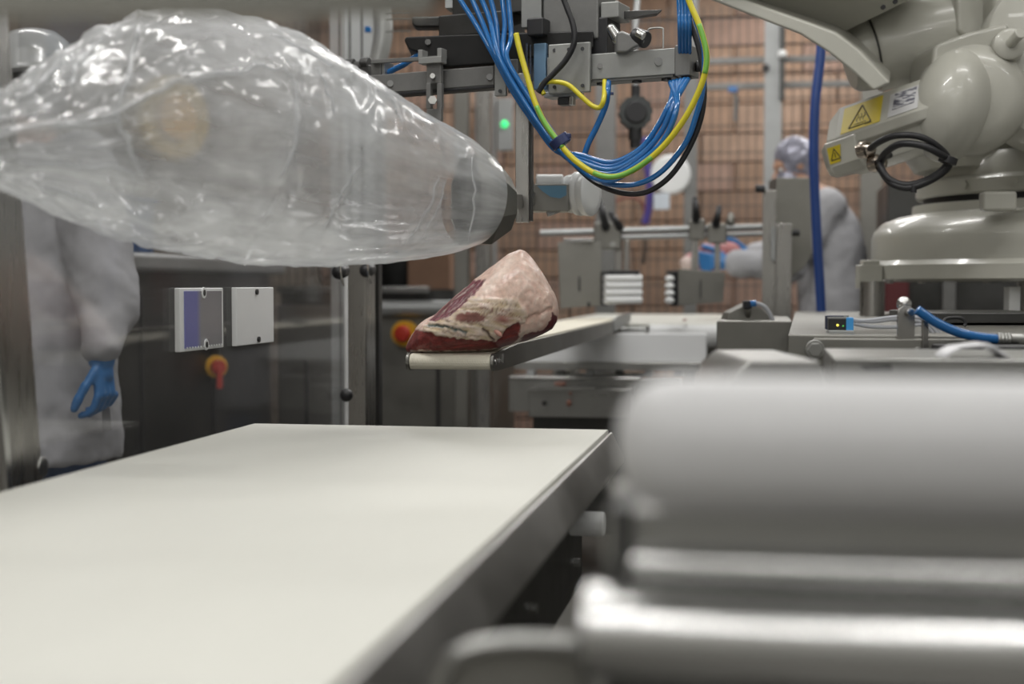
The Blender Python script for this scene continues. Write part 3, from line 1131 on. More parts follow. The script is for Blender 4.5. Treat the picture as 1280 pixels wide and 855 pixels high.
gbox(b, 650, -60, 678, 34, 0.10, 0.02)
b.build('valve_body', LIGHTMET, t, 0.003)
b = MB()
gbox(b, 657, 22, 680, 44, 0.06, -0.05)
b.build('solenoid', BLACKPL, t, 0.004)
b = MB()
gbox(b, 750, 2, 774, 22, 0.08, 0.0)
b.build('junction', LIGHTMET, t, 0.003)
b = MB()
gbox(b, 737, 22, 760, 68, 0.09, 0.0)
b.build('black_spacer', BLACKPL, t, 0.003)
MB().prism([G(x, y, 0.04) for x, y in ((770, 14), (828, 12), (822, 17), (776, 24))], FWD * 0.03).build('guide_blade', DARKST, t, 0.001)
# swivel fittings
b = MB()
b.capsule(G(764, 36, -0.03), G(772, 48, -0.03), 0.011, 0.014, 16)
b.build('elbow', MIRROR, t)
MB().prism([G(x, y, -0.05) for x, y in ((770, 40), (778, 38), (788, 42), (798, 41), (806, 46), (806, 54), (792, 60), (784, 66), (770, 66))], FWD * 0.05).build('swivel_block', GREYMET, t, 0.006)
MB().cyl(G(793, 45, -0.03), G(808, 50, -0.04), 0.019, n=20).build('swivel_cap', BLACKPL, t, 0.003)
MB().cyl(G(796, 41, -0.055), G(805, 46, -0.055), 0.009, n=14).build('bright_plug', MIRROR, t, 0.002)
# drilled plates and the pale blue cylinder between them
b = MB()
gbox(b, 617, 64, 633, 120, 0.012, -0.05)
pl1 = b.build('drilled_plate', LIGHTMET, t, 0.003)
b = MB()
gbox(b, 683, 54, 739, 116, 0.012, -0.05)
pl2 = b.build('drilled_plate', LIGHTMET, t, 0.003)
for pl, px, py in ((pl1, 625, 69), (pl1, 625, 114), (pl2, 693, 63), (pl2, 711, 62), (pl2, 728, 61), (pl2, 693, 109), (pl2, 728, 107)):
    q = G(px, py, -0.051)
    MB().cyl(q, q + CF * -0.002, 0.0042, n=14).build('screw_hole', BLACKPL, pl)
b = MB()
gbox(b, 666, 54, 683, 112, 0.05, -0.03)
b.build('blue_grey_cylinder', mat('blue_grey_metal', (0.16, 0.27, 0.40), 0.35, 0.4), t, 0.003)
b = MB()
gbox(b, 657, 54, 660, 104, 0.02, -0.03)
gbox(b, 662, 56, 664, 100, 0.02, -0.03)
b.build('guide_rods', MIRROR, t)
b = MB()
gbox(b, 634, 74, 648, 116, 0.05, -0.02)
b.build('carriage', GREYMET, t, 0.002)
q = G(641, 107, -0.03)
MB().cyl(q, q + CF * -0.008, 0.008, n=18).build('cap_screw', GREYMET, t)
b = MB()
gbox(b, 678, 114, 722, 121, 0.05, -0.03)
b.build('lower_carriage', ALU, t, 0.002)
b = MB()
gbox(b, 696, 121, 711, 131, 0.03, -0.03)
b.build('dark_nut', BLACKPL, t, 0.003)
b = MB()
gbox(b, 711, 120, 716, 131, 0.02, -0.03)
b.build('bright_stub', MIRROR, t, 0.001)
# small mounting loop right of the swivel
MB().tube([G(810, 42, 0.02), G(812, 36, 0.02), G(827, 35, 0.02), G(829, 40, 0.02), G(829, 60, 0.02)], 0.0022, 8, 4).build('wire_loop', STEEL, t)
# columns carrying the gantry from the ceiling
for px in (700, 575):
    q = G(px, -40, 0.11)
    MB().box((q.x, q.y, (q.z + 3.4) / 2 - 0.05), (0.06, 0.06, 3.4 - q.z + 0.1)).build('ceiling_column', ALU, t)

# ------------------------------------------------------------------ tubes and cables hanging from it
def cable(name, label, pts, r, m, cat='cable', group=None, n=10, dz=-0.09):
    b = MB().tube([P(x, y, GD(x) + dz + (p[0] if p else 0)) for x, y, *p in pts], r, n)
    o = b.build(name, m, None, sharp=0)
    tag(o, label, cat, group)
    return o


BT = 0.0059
tops = [(566, -14), (584, -14), (596, -14), (610, -14), (626, -14), (634, -14)]
mids = [(592, 26), (603, 28), (612, 24), (620, 26), (631, 28), (639, 44)]
ends = [(856, 99), (851, 100), (846, 101), (842, 102), (860, 99), (838, 103)]
tube_lab = ['leftmost blue air tube fanning out above the valve block', 'second blue air tube from the left of the fan at the top', 'third blue air tube from the left of the fan at the top',
            'fourth blue air tube from the left of the fan at the top', 'fifth blue air tube from the left, one of the upright pair at the top', 'rightmost blue air tube of the fan, nearest the yellow cable']
for k in range(6):
    o1 = (k - 2.5) * 3.2
    ez = -0.012 * (k % 3)
    low = 203 + (k % 3) * 9 + (5 if k > 2 else 0)
    pts = [tops[k], mids[k], (625 + o1 * 1.1, 68 + k * 1, ez), (650 + o1, 116, ez), (678 + o1 * 0.9, 158, ez), (700 + o1 * 0.5, 186 - o1 * 0.35, ez), (730 + o1 * 0.5, low - 9, ez), (764, low, ez),
           (800, low - 17 - k, ez), (822 + (k % 3) * 4, 158 + (k % 3) * 8, ez), (838 + (k % 3) * 4, 128 + (k % 3) * 3, ez), (ends[k][0], ends[k][1], 0.06)]
    cable('air_tube', tube_lab[k], pts, BT, BLUETUBE, 'air tube', 'blue air tubes looped under the gantry')
cable('air_tube', 'blue air tube hanging lowest in the loop, beside the black cable', [(655, 120), (684, 172), (712, 200), (748, 226), (790, 231), (825, 216), (856, 180), (870, 145), (879, 108), (880, 60), (868, 20), (858, -14)], 0.0060, BLUETUBE, 'air tube')
for k in range(4):
    cable('air_tube', ['leftmost', 'second from the left', 'third from the left', 'rightmost'][k] + ' of four upright blue tubes entering the cylinder end', [(847.5 + k * 4.4, -14), (849 + k * 4.3, 16), (849.5 + k * 4.2, 36), (850 + k * 4.0, 66, 0.06)], 0.0048, BLUETUBE, 'air tube', 'upright blue tubes at the cylinder end')
YG = [(645, 42), (650, 64), (659, 96), (668, 126), (680, 152), (697, 176), (716, 198), (742, 216), (768, 221), (796, 210), (826, 186), (852, 154), (870, 122), (881, 92), (883, 66), (875, 34), (864, 8), (856, -14)]
o = cable('earth_cable', 'yellow and green earth cable arching through the blue tube loop', YG, 0.0066, YELLOW, 'cable', dz=-0.118)
sp = spline([P(x, y, GD(x) - 0.1205) for x, y in YG], 8)
for i0, i1 in ((26, 44), (56, 78), (104, 122)):
    g = MB().tube([p for p in sp[i0:i1]], 0.0054, 10, 1).build('green_stripe', GREENY, o, sharp=0)
    g['label'] = 'green stretch of the earth cable'
cable('power_cable', 'thin black cable sweeping lowest around the tube loop', [(690, 164), (700, 182), (716, 203), (744, 228), (776, 241), (808, 240), (838, 220), (862, 184), (877, 144), (880, 104), (874, 62), (862, 26), (848, -14)], 0.0060, RUBBER, 'cable', dz=-0.075)
cable('earth_cable', 'short yellow earth cable drooping under the drilled plate', [(680, 118), (676, 110), (680, 104), (692, 102), (710, 106), (726, 120), (740, 132), (750, 134), (755, 122), (756, 98, 0.05)], 0.0056, YELLOW, 'cable', dz=-0.07)
cable('air_tube', 'single blue air tube dropping from the cylinder behind the loop', [(761, 96, 0.05), (760, 112), (757, 132), (746, 158), (736, 178), (729, 198), (724, 212)], 0.0066, BLUETUBE, 'air tube', dz=-0.05)
cable('sensor_cable', 'black cable crossing in front of the drilled plate', [(700, -14), (708, 8), (716, 30), (718, 52), (708, 74), (692, 92), (680, 104), (673, 116)], 0.0066, RUBBER, 'cable', dz=-0.075)
cable('air_tube', 'short blue tube end under the thin top bar at left', [(484, 91), (494, 86), (506, 80), (518, 72), (524, 68)], 0.007, BLUETUBE, 'air tube', dz=-0.0)
t = thing('cable_tie', 'dark blue cable tie binding the tube bundle', 'cable tie', P(700, 177, GD(700) - 0.1))
a = (P(712, 195, GD(700) - 0.1) - P(690, 163, GD(700) - 0.1)).normalized()
c0 = P(700, 177, GD(700) - 0.105)
MB().lathe([(0.021, -0.011), (0.023, -0.009), (0.023, 0.009), (0.021, 0.011)], c0, a, 24).build('band', TIE, t)
MB().box(c0 + RGT * 0.018 + UPZ * 0.012 - FWD * 0.006, (0.012, 0.012, 0.010)).build('lock', TIE, t, 0.002)
t = thing('cable_tie', 'small dark blue tie on the dropping blue tube', 'cable tie', P(760, 117, GD(760) - 0.05))
c0 = P(759, 117, GD(760) - 0.05)
MB().lathe([(0.006, -0.004), (0.0075, -0.003), (0.0075, 0.003), (0.006, 0.004)], c0, (0.1, 0, 1), 18).build('band', TIE, t)
MB().box(c0 + RGT * 0.009, (0.010, 0.008, 0.006)).build('lock', TIE, t, 0.001)

# ------------------------------------------------------------------ white round nozzle on a clear sided holder
d0 = 3.55
t = thing('white_funnel', 'round white plastic funnel on a square steel holder, right of the hanger bar', 'funnel', P(730, 245, d0))
ax = (rotz(math.radians(-28)) @ RGT)
cc = P(722, 242, d0 + 0.02)
MB().lathe([(0.02, -0.03), (0.046, -0.028), (0.050, -0.006), (0.054, -0.002), (0.056, 0.01), (0.052, 0.016), (0.056, 0.02), (0.058, 0.036), (0.052, 0.042), (0.03, 0.044)], cc, ax, 48).build('funnel_rings', mat('milky_plastic', (0.82, 0.84, 0.84), 0.3), t, sharp=50)
b = MB()
b.pbox(664, 230, 711, 264, d0 - 0.03, 0.07, YAW)
b.build('holder_box', DULL, t, 0.002)
b = MB()
b.cyl(P(670, 229, d0 + 0.005), P(704, 229, d0 + 0.005), 0.022, n=24)
b.build('white_sleeve', WHITEPL, t, 0.004)
MB().prism([P(x, y, d0 - 0.032) for x, y in ((671, 232), (708, 232), (708, 244), (700, 248), (688, 246), (678, 239))], FWD * 0.001).build('blue_window', mat('blue_window_film', (0.10, 0.24, 0.36), 0.3), t)
MB().bar(P(684, 268, d0), P(700, 262, d0), 0.03, 0.012).build('foot', ALU, t, 0.002)
MB().bar(P(668, 248, d0 + 0.03), P(657, 248, GD(657) + 0.07), 0.014, 0.03).build('arm', DULL, t)
q = P(661, 248, GD(657) + 0.09)
q2 = P(661, 90, GD(657) + 0.05)
MB().bar(q, q2, 0.02, 0.02).build('upright', DARKST, t)
# ================================================================== robot
DR = 4.3
O = P(1335, 357, DR)
O.z = CAM.z
t = thing('industrial_robot', 'large pale grey industrial robot arm filling the upper right', 'robot', (O.x, O.y, CAM.z - 0.01))
K = DR / FPX
MB().lathe([(0.30, 0.012), (0.575, 0.012), (0.590, 0.020), (0.592, 0.060), (0.584, 0.068), (0.578, 0.074), (0.578, 0.140), (0.570, 0.165), (0.545, 0.190), (0.505, 0.206), (0.470, 0.212), (0.458, 0.216), (0.455, 0.242), (0.42, 0.244), (0.30, 0.244)], O, (0, 0, 1), 120).build('base_cover', PAINT, t, sharp=32)
MB().lathe([(0.30, 0.24), (0.425, 0.24), (0.425, 0.27), (0.30, 0.27)], O, (0, 0, 1), 90).build('black_gap_ring', BLACKPL, t)
MB().lathe([(0.2, 0.262), (0.440, 0.262), (0.446, 0.268), (0.446, 0.305), (0.440, 0.312), (0.425, 0.318), (0.42, 0.36), (0.40, 0.385), (0.2, 0.39)], O, (0, 0, 1), 90).build('turntable', PAINT, t, sharp=32)
# lug on the base rim facing the lens, corner foot, bolts under the plate
a = math.radians(-97) + YAW
b = MB()
lug_c = P(1247, 252, 3.82)
b.box(lug_c, (0.088, 0.06, 0.052), YAW - 0.1)
b.build('lifting_lug', PAINT, t, 0.008, 3)
b = MB()
b.pbox(1074, 331, 1104, 361, 4.2, 0.05, YAW)
b.pbox(1079, 325, 1100, 333, 4.2, 0.045, YAW)
b.build('corner_foot', PAINT, t, 0.004)
for px in (1112, 1152, 1234):
    q = P(px, 351, 4.1)
    MB().cyl(q + UPZ * 0.004, q - UPZ * 0.008, 0.012, n=6).build('bolt', STEEL, t)
for k in range(5):
    q = O + Vector((0.447 * math.cos(math.radians(-150 + 20 * k) + YAW), 0.447 * math.sin(math.radians(-150 + 20 * k) + YAW), 0.288))
    dv = (q - O)
    dv.z = 0
    dv.normalize()
    MB().cyl(q - dv * 0.01, q + dv * 0.008, 0.014, n=6).build('bolt', PAINT, t)
# shoulder casting on the turntable
b = MB()
sec = []
for px0, px1, py, dd in ((1150, 1420, 214, 0), (1138, 1420, 198, 0), (1150, 1420, 178, 0), (1180, 1420, 150, 0), (1200, 1420, 110, 0), (1240, 1420, 60, 0)):
    c = P((px0 + px1) / 2, py, 4.25)
    hx, hy = (px1 - px0) / 2 * 4.2 / FPX, 0.22
    n = 32
    sec.append([c + RGT * (hx * math.copysign(abs(math.cos(2 * math.pi * k / n)) ** 0.6, math.cos(2 * math.pi * k / n))) + FWD * (hy * math.copysign(abs(math.sin(2 * math.pi * k / n)) ** 0.6, math.sin(2 * math.pi * k / n))) for k in range(n)])
b.rings(sec)
b.build('shoulder_casting', PAINT, t, sharp=40)
# gearbox drum facing the lens, with the flat pad on top
fc = P(1214, 124, 3.72)
dax = (CF * -1 + RGT * -0.25 + UPZ * -0.10).normalized()
k = 3.72 / FPX
MB().lathe([(0.0, 0.075), (40 * k, 0.072), (56 * k, 0.056), (66 * k, 0.026), (69 * k, -0.01), (69 * k, -0.24), (60 * k, -0.26)], fc, dax, 72).build('gear_drum', PAINT, t, sharp=45)
pad = [(1166, 60), (1172, 54), (1212, 40), (1262, 28), (1262, 120), (1160, 128), (1158, 104), (1166, 88)]
MB().prism([P(x, y, 3.69) for x, y in pad], FWD * 0.22).build('mounting_pad', PAINT, t, 0.012, 3)
b = MB()
b.ball(P(1190, 132, 3.72), (0.100, 0.13, 0.150), 48, Matrix.Rotation(0.2, 3, 'Y'))
b.build('gear_bulge', PAINT, t, sharp=0)
MB().lathe([(0.0, 0.02), (110 * k, 0.02), (118 * k, 0.012), (120 * k, -0.01), (120 * k, -0.2)], P(1352, 66, 3.70), (CF * -1 + RGT * -0.12).normalized(), 96).build('shoulder_disc', PAINT, t, sharp=40)
b = MB()
am = [(1242, 70), (1240, -120), (1430, -120), (1430, 110), (1300, 130), (1262, 118)]
b.prism([P(x, y, 3.76) for x, y in am], FWD * 0.3)
b.build('lower_arm', PAINT, t, 0.02, 3)
b = MB()
b.prism([P(x, y, 3.84) for x, y in ((1195, 40), (1190, -120), (1246, -120), (1246, 60), (1214, 52))], FWD * 0.14)
b.build('arm_web', PAINT, t, 0.015, 3)
eye = P(1263, 54, 3.63)
MB().lathe([(0.0, 0.0), (0.032, 0.0), (0.040, -0.006), (0.042, -0.05)], eye, (CF * -1 + RGT * -0.2).normalized(), 36).build('bolt_boss', PAINT, t, sharp=40)
MB().cyl(eye + CF * 0.0, eye + (CF * -1 + UPZ * 0.35 + RGT * 0.2).normalized() * 0.05, 0.014, n=24).build('eye_bolt', PAINT, t, 0.003)
# upper joint cylinder, black gap, side disc
j0, j1 = P(1052, 74, 3.98), P(1200, 36, 3.96)
ja = (j1 - j0).normalized()
kk = 3.97 / FPX
MB().lathe([(0.02, 8 * kk), (40 * kk, 8 * kk), (45 * kk, 14 * kk), (47 * kk, 30 * kk), (46 * kk, 33 * kk), (46 * kk, 36 * kk)], j0, ja, 64).build('joint_disc', PAINT, t, sharp=40)
MB().lathe([(0.02, 33 * kk), (45 * kk, 33 * kk), (45 * kk, 40 * kk), (0.02, 40 * kk)], j0, ja, 64).build('joint_gap', BLACKPL, t)
MB().lathe([(0.02, 38 * kk), (50 * kk, 38 * kk), (52 * kk, 42 * kk), (52 * kk, 150 * kk), (40 * kk, 155 * kk)], j0, ja, 64).build('joint_housing', PAINT, t, sharp=40)
# forearm: a deep beam crossing the top of the picture, seen from below
fa = [(820, -70), (872, -6), (940, 20), (1000, 43), (1032, 62), (1066, 86), (1090, 108), (1098, 104), (1068, 64), (1050, 46), (1060, 34), (1150, -6), (1180, -70)]
fa = [(830, -70), (882, -8), (950, 14), (1004, 36), (1040, 48), (1068, 34), (1150, -6), (1180, -70)]
MB().prism([P(x, y, 3.72 + y * 0.0030) for x, y in fa], ray(960, 60) * 0.22 + RGT * 0.03 + UPZ * 0.05).build('forearm', PAINT, t, 0.008, 2)
fr_ = [(868, -8), (940, 20), (1000, 43), (1036, 66), (1066, 90), (1092, 114), (1114, 104), (1074, 62), (1044, 40), (1006, 26), (950, 6), (900, -12)]
MB().prism([P(x, y, 3.60) for x, y in fr_], ray(1010, 55) * 0.30 + UPZ * 0.02 + RGT * 0.02).build('forearm_rim', PAINT, t, 0.008, 2)
for px, py in ((1104, 9), (1119, 2)):
    q = P(px, py, 3.655)
    MB().cyl(q + CF * 0.004, q - CF * 0.003, 0.006, n=12).build('screw', BLACKPL, t)
# drive motor pointing left
E0, E1 = P(1062, 176, 3.86), P(1198, 130, 3.66)
ma = (E1 - E0).normalized()
mc = (CF * -1 - ma * (CF * -1).dot(ma)).normalized()
mw = ma.cross(mc).normalized()
if mw.z < 0:
    mw = -mw
km = 3.72 / FPX


def mp_(tt, c_, w_):
    return E0 + (E1 - E0) * tt + mc * (c_ * km) + mw * (w_ * km)


sect = [(-40, 45), (-6, 45), (33, 6), (33, -7), (25, -11), (25, -38), (-8, -46), (-40, -46)]
b = MB()
b.rings([[mp_(-0.16, c_ * 0.62 - 4, w_ * 0.62 + 4) for c_, w_ in sect], [mp_(-0.02, c_, w_) for c_, w_ in sect], [mp_(0.86, c_, w_) for c_, w_ in sect]])
b.build('motor_body', PAINT, t, 0.004, 2, sharp=25)
b = MB()
sec2 = [(-38, 4), (36, 4), (38, -2), (38, -28), (30, -42), (-38, -42)]
b.rings([[mp_(-0.20, c_ * 0.7, w_ * 0.75 - 5) for c_, w_ in sec2], [mp_(-0.12, c_, w_) for c_, w_ in sec2], [mp_(0.17, c_, w_) for c_, w_ in sec2]])
b.build('connector_box', PAINT, t, 0.005, 2, sharp=25)


def face_pt(f0, f1, tt, s, out=0.0008):
    """a point on the flat of the motor between two corners of its section"""
    c_, w_ = f0[0] + (f1[0] - f0[0]) * s, f0[1] + (f1[1] - f0[1]) * s
    nn = (mc * (f0[1] - f1[1]) + mw * (f1[0] - f0[0])).normalized()
    if nn.dot(mc) < 0:
        nn = -nn
    return mp_(tt, c_, w_) + nn * out, nn


def sticker(name, m, f0, f1, t0, t1, s0, s1, out, skew=0.0, thick=0.0008):
    q = [face_pt(f0, f1, t0 + skew * s, s, out)[0] if i in (0, 3) else face_pt(f0, f1, t1 + skew * s, s, out)[0] for i, s in enumerate((s0, s0, s1, s1))]
    nn = face_pt(f0, f1, t0, s0, out)[1]
    return MB().prism(q, nn * thick)


F0, F1 = (-6, 45), (33, 6)
st = sticker('hazard_sticker', STICKYEL, F0, F1, 0.03, 0.40, 0.10, 0.94, 0.001).build('hazard_sticker', STICKYEL, t)
st['label'] = 'yellow hot surface warning sticker'


def on(f0, f1, tt, s, o_=0.0022):
    return face_pt(f0, f1, tt, s, o_)[0]


def triangle(f0, f1, tc, sc_, ht, hs, parent):
    b = MB()
    cor = [(tc, sc_ - hs), (tc + ht, sc_ + hs), (tc - ht, sc_ + hs)]
    for i in range(3):
        p0, p1 = cor[i], cor[(i + 1) % 3]
        b.cyl(on(f0, f1, *p0), on(f0, f1, *p1), 0.0016, n=6)
    b.build('warning_triangle', INK, parent)
    b = MB()
    for k in (-1, 0, 1):
        x0 = tc + k * ht * 0.28
        b.tube([on(f0, f1, x0, sc_ - hs * 0.15), on(f0, f1, x0 + ht * 0.10, sc_ + hs * 0.12), on(f0, f1, x0 - ht * 0.08, sc_ + hs * 0.36), on(f0, f1, x0 + ht * 0.02, sc_ + hs * 0.6)], 0.0010, 6, 3)
    b.cyl(on(f0, f1, tc - ht * 0.55, sc_ + hs * 0.78), on(f0, f1, tc + ht * 0.55, sc_ + hs * 0.78), 0.001, n=6)
    b.build('hot_surface_symbol', INK, parent)


triangle(F0, F1, 0.21, 0.52, 0.105, 0.32, st)
MB().cyl(on(F0, F1, 0.26, 0.88), on(F0, F1, 0.325, 0.88), 0.0009, n=6).build('print_line', INK, st)
st = sticker('rating_label', WHITEPL, F0, F1, 0.47, 0.74, 0.18, 0.92, 0.001).build('rating_label', mat('pale_grey_label', (0.55, 0.55, 0.55), 0.5), t)
sticker('p', PRINT, F0, F1, 0.52, 0.72, 0.22, 0.72, 0.002, -0.02).build('smudged_print', PRINT, st)
# small yellow sticker on the end of the connector box
g0, g1 = mp_(-0.20, 26 * 1.0, -2), mp_(-0.12, 38, -2)
e = [mp_(-0.155, 34, 1.5), mp_(-0.205, 26, -5), mp_(-0.205, 26, -20), mp_(-0.155, 34, -20)]
c_lo = [mp_(-0.10, 38.6, -3), mp_(0.03, 38.6, -3), mp_(-0.01, 38.6, -24), mp_(-0.11, 38.6, -24)]
st = MB().prism(c_lo, mc * 0.001).build('hazard_sticker', STICKYEL, t)
b = MB()
cq = lambda s, w_: c_lo[0] + (c_lo[1] - c_lo[0]) * s + (c_lo[3] - c_lo[0]) * w_ + mc * 0.0022
for p0, p1 in (((0.5, 0.15), (0.85, 0.8)), ((0.85, 0.8), (0.15, 0.8)), ((0.15, 0.8), (0.5, 0.15)), ((0.5, 0.4), (0.5, 0.7))):
    b.cyl(cq(*p0), cq(*p1), 0.0012, n=6)
b.build('warning_triangle', INK, st)
for px, py in ((1082, 187), (1096, 204)):
    q = P(px, py, 3.70)
    dv = (CF * -0.6 + RGT * 0.75 + UPZ * 0.05).normalized()
    gm = MB().lathe([(0.004, -0.02), (0.020, -0.02), (0.022, -0.012), (0.024, -0.008), (0.024, 0.004), (0.019, 0.008), (0.016, 0.022), (0.009, 0.026)], q, dv, 24).build('cable_gland', mat('nickel', (0.42, 0.37, 0.32), 0.22, 1.0), t)
MB().tube([P(x, y, d) for x, y, d in ((1086, 187, 3.69), (1098, 178, 3.62), (1118, 170, 3.57), (1146, 170, 3.54), (1168, 180, 3.54), (1184, 196, 3.56), (1180, 210, 3.58), (1160, 224, 3.6), (1134, 231, 3.62), (1112, 224, 3.64), (1101, 208, 3.66), (1104, 198, 3.69), (1112, 194, 3.74))], 0.0085, 12).build('motor_cable', RUBBER, t)
MB().tube([P(x, y, d) for x, y, d in ((1098, 204, 3.69), (1108, 190, 3.62), (1126, 180, 3.56), (1152, 182, 3.53), (1174, 192, 3.53), (1187, 203, 3.56), (1178, 216, 3.58), (1156, 229, 3.6), (1134, 235, 3.62), (1114, 229, 3.64), (1102, 214, 3.68), (1099, 205, 3.74))], 0.0090, 12).build('motor_cable', RUBBER, t)
MB().lathe([(0.016, -0.01), (0.023, -0.008), (0.023, 0.008), (0.016, 0.01)], P(1185, 200, 3.555), (0.3, 0, 1), 18).build('cable_tie', RUBBER, t)
MB().cyl(P(1142, 232, 3.61), P(1142, 241, 3.61), 0.008, n=10).build('tie_end', RUBBER, t)

# ================================================================== steel machine table under the robot
TZ = CAM.z - 0.0893
fl = P(985, 418, 2.60)
fl.z = TZ
TY = math.radians(-1.5)
tm = rotz(TY)
tt_ = thing('machine_table', 'flat steel machine cabinet carrying the robot, with a bolted front strip', 'machine', fl + tm @ Vector((1.1, 1.0, 0)) - Vector((0, 0, TZ)))
W, D = 2.1, 2.35
MB().box(fl + tm @ Vector((W / 2, D / 2, -TZ / 2)), (W, D, TZ), TY).build('cabinet', DULL, tt_, 0.003)
# strip along the front with its hex bolt
p0 = P(1010, 433, 2.57)
q = fl + tm @ Vector((0.045 + 1.0, -0.012, 0))
b = MB()
b.box((q.x, q.y, P(1020, 440, 2.57).z), (2.0, 0.022, 0.05), TY)
b.build('front_strip', DULL, tt_, 0.003)
q = P(1019, 437, 2.545)
hb = MB().cyl(q + Vector((0, 0.02, 0)), q - Vector((0, 0.012, 0)), 0.013, n=6)
hb.cyl(q + Vector((0, 0.02, 0)), q - Vector((0, 0.002, 0)), 0.017, n=24)
hb.build('hex_bolt', STEEL, tt_, 0.001)
for px, d in ((1090, 4.2), (1287, 4.2), (1440, 4.6)):
    c = P(px, 380, d)
    MB().cyl((c.x, c.y, TZ - 0.005), (c.x, c.y, CAM.z + 0.012), 0.036, n=28).build('robot_post', STEELV, tt_)
MB().pbox(1262, 358, 1276, 402, 3.9, 0.05, YAW).build('side_post', WHITEPL, tt_, 0.003)
# low parts lying on the table
b = MB()
b.pbox(1170, 391, 1330, 404, 3.2, 0.4, YAW)
o = b.build('raised_plate', DARKST, tt_, 0.003)
b = MB()
b.tube([P(x, y, 3.05) for x, y in ((1178, 406), (1182, 399), (1192, 397), (1202, 398), (1207, 404), (1205, 407))], 0.004, 8, 4)
b.build('black_catch', BLACKPL, tt_)
b = MB()
b.pbox(1190, 433, 1300, 442, 2.40, 0.12, YAW)
b.build('black_seal_strip', BLACKPL, tt_, 0.004)

# brown steel side box between belt and table
t = thing('steel_box', 'plain steel box with brownish sheen between white block and machine table', 'box', P(940, 430, 3.9) * 1)
q0, q1 = P(896, 401, 3.95), P(990, 401, 3.95)
q0.z = q1.z = (P(940, 401, 3.95)).z
MB().box(((q0.x + q1.x) / 2, q0.y + 0.3, q0.z / 2), (q1.x - q0.x, 0.62, q0.z)).build('box_body', DULL, t, 0.003)
t = thing('mounting_block', 'small dark block with blue cable plug beside the grey post', 'sensor', P(935, 398, 4.05))
b = MB()
b.prism([P(x, y, 4.05) for x, y in ((908, 401), (912, 391), (938, 378), (952, 386), (968, 401))], FWD * 0.12)
b.build('wedge_base', DULL, t, 0.002)
b = MB()
b.pbox(930, 376, 940, 386, 4.0, 0.03, YAW)
b.build('sensor_head', BLACKPL, t, 0.002)
MB().tube([P(x, y, 4.0) for x, y in ((939, 380), (948, 380), (956, 384), (962, 392), (966, 401))], 0.006, 8).build('plug_cable', GREYCABLE, t)
MB().cyl(P(938, 380, 3.99), P(945, 379, 3.99), 0.009, n=12).build('blue_plug', BLUETUBE, t)
MB().cyl(P(935, 385, 4.01), P(935, 394, 4.05), 0.008, n=10).build('stem', DULL, t)

# ------------------------------------------------------------------ sensor pair and tube bracket on the table
t = thing('photo_sensor', 'front black and blue optical sensor with lit yellow lamp on the steel table', 'sensor', P(1050, 418, 2.66))
b = MB()
b.pbox(1036, 398, 1058, 414, 2.66, 0.03, 0.05)
b.build('black_face', BLACKPL, t, 0.0015)
b = MB()
b.pbox(1058, 397, 1067, 414, 2.655, 0.035, 0.05)
b.build('blue_side', mat('bright_blue_plastic', (0.06, 0.33, 0.72), 0.35), t, 0.0015)
b = MB()
b.pbox(1036, 413, 1068, 419.5, 2.65, 0.05, 0.05)
b.build('pale_foot', ALU, t, 0.0015)
b = MB()
b.pbox(1036, 396.5, 1060, 398.5, 2.66, 0.03, 0.05)
b.build('silver_edge', LIGHTMET, t)
q = P(1047, 406.5, 2.655)
MB().ball(q, (0.0022, 0.0015, 0.0022), 12).build('yellow_lamp', YELLED, t)
q = P(1054, 407.5, 2.655)
MB().ball(q, (0.0014, 0.001, 0.0014), 12).build('green_lamp', GRNLED2, t)
t2 = thing('photo_sensor', 'rear dark optical sensor half hidden behind the lit sensor', 'sensor', P(1046, 402, 2.78))
b = MB()
b.pbox(1033, 394.5, 1055, 412, 2.76, 0.03, 0.05)
b.build('black_face', mat('navy_plastic', (0.012, 0.018, 0.05), 0.4), t2, 0.0015)
b = MB()
b.pbox(1055, 394, 1061, 402, 2.755, 0.03, 0.05)
b.build('grey_side', LIGHTMET, t2, 0.001)
for pts, lab in ((((1068, 402), (1090, 400), (1112, 397), (1140, 396), (1160, 402), (1172, 412), (1178, 424), (1182, 436)), 'upper grey sensor cable running behind the flat bracket'),
                 (((1068, 405), (1086, 408), (1108, 409), (1130, 408), (1154, 406), (1164, 414), (1170, 426), (1172, 438)), 'lower grey sensor cable running behind the flat bracket'),
                 (((1066, 400), (1092, 402), (1118, 399), (1146, 401), (1164, 408), (1172, 418), (1175, 428), (1177, 437)), 'middle grey sensor cable running behind the flat bracket')):
    o = MB().tube([P(x, y, 2.70) for x, y in pts], 0.0038, 10).build('sensor_cable', GREYCABLE, None, sharp=0)
    tag(o, lab, 'cable', 'grey sensor cables')
t = thing('tube_bracket', 'upright flat steel bracket with round clamp head on the table front', 'bracket', P(1132, 445, 2.55))
b = MB()
out = [(1122, 446), (1122, 392), (1124, 386), (1130, 382), (1137, 383), (1143, 388), (1144, 394), (1143, 446)]
b.prism([P(x, y, 2.54) for x, y in out], FWD * 0.006)
b.build('flat_bar', STEELV, t, 0.001)
q = P(1130, 380, 2.56)
MB().ball(q, 0.0135, 20).build('clamp_head', MIRROR, t)
q = P(1137, 390.5, 2.535)
MB().cyl(q, q - CF * 0.010, 0.0075, n=20).build('clamp_screw', MIRROR, t, 0.001)
q = P(1147, 438, 2.53)
MB().cyl(q, q - CF * 0.008, 0.0065, n=18).build('small_screw', STEEL, t, 0.001)
b = MB()
b.pbox(1153.5, 391, 1161, 445, 2.52, 0.008, 0.3)
b.build('second_bar', STEELV, t, 0.001)
b = MB()
b.pbox(1143, 429, 1156, 436, 2.535, 0.01, 0.1)
b.build('spacer', ALU, t)
t = thing('air_hose', 'thick glossy blue air hose from the flat bracket to a metal coupling', 'hose', P(1190, 410, 2.5))
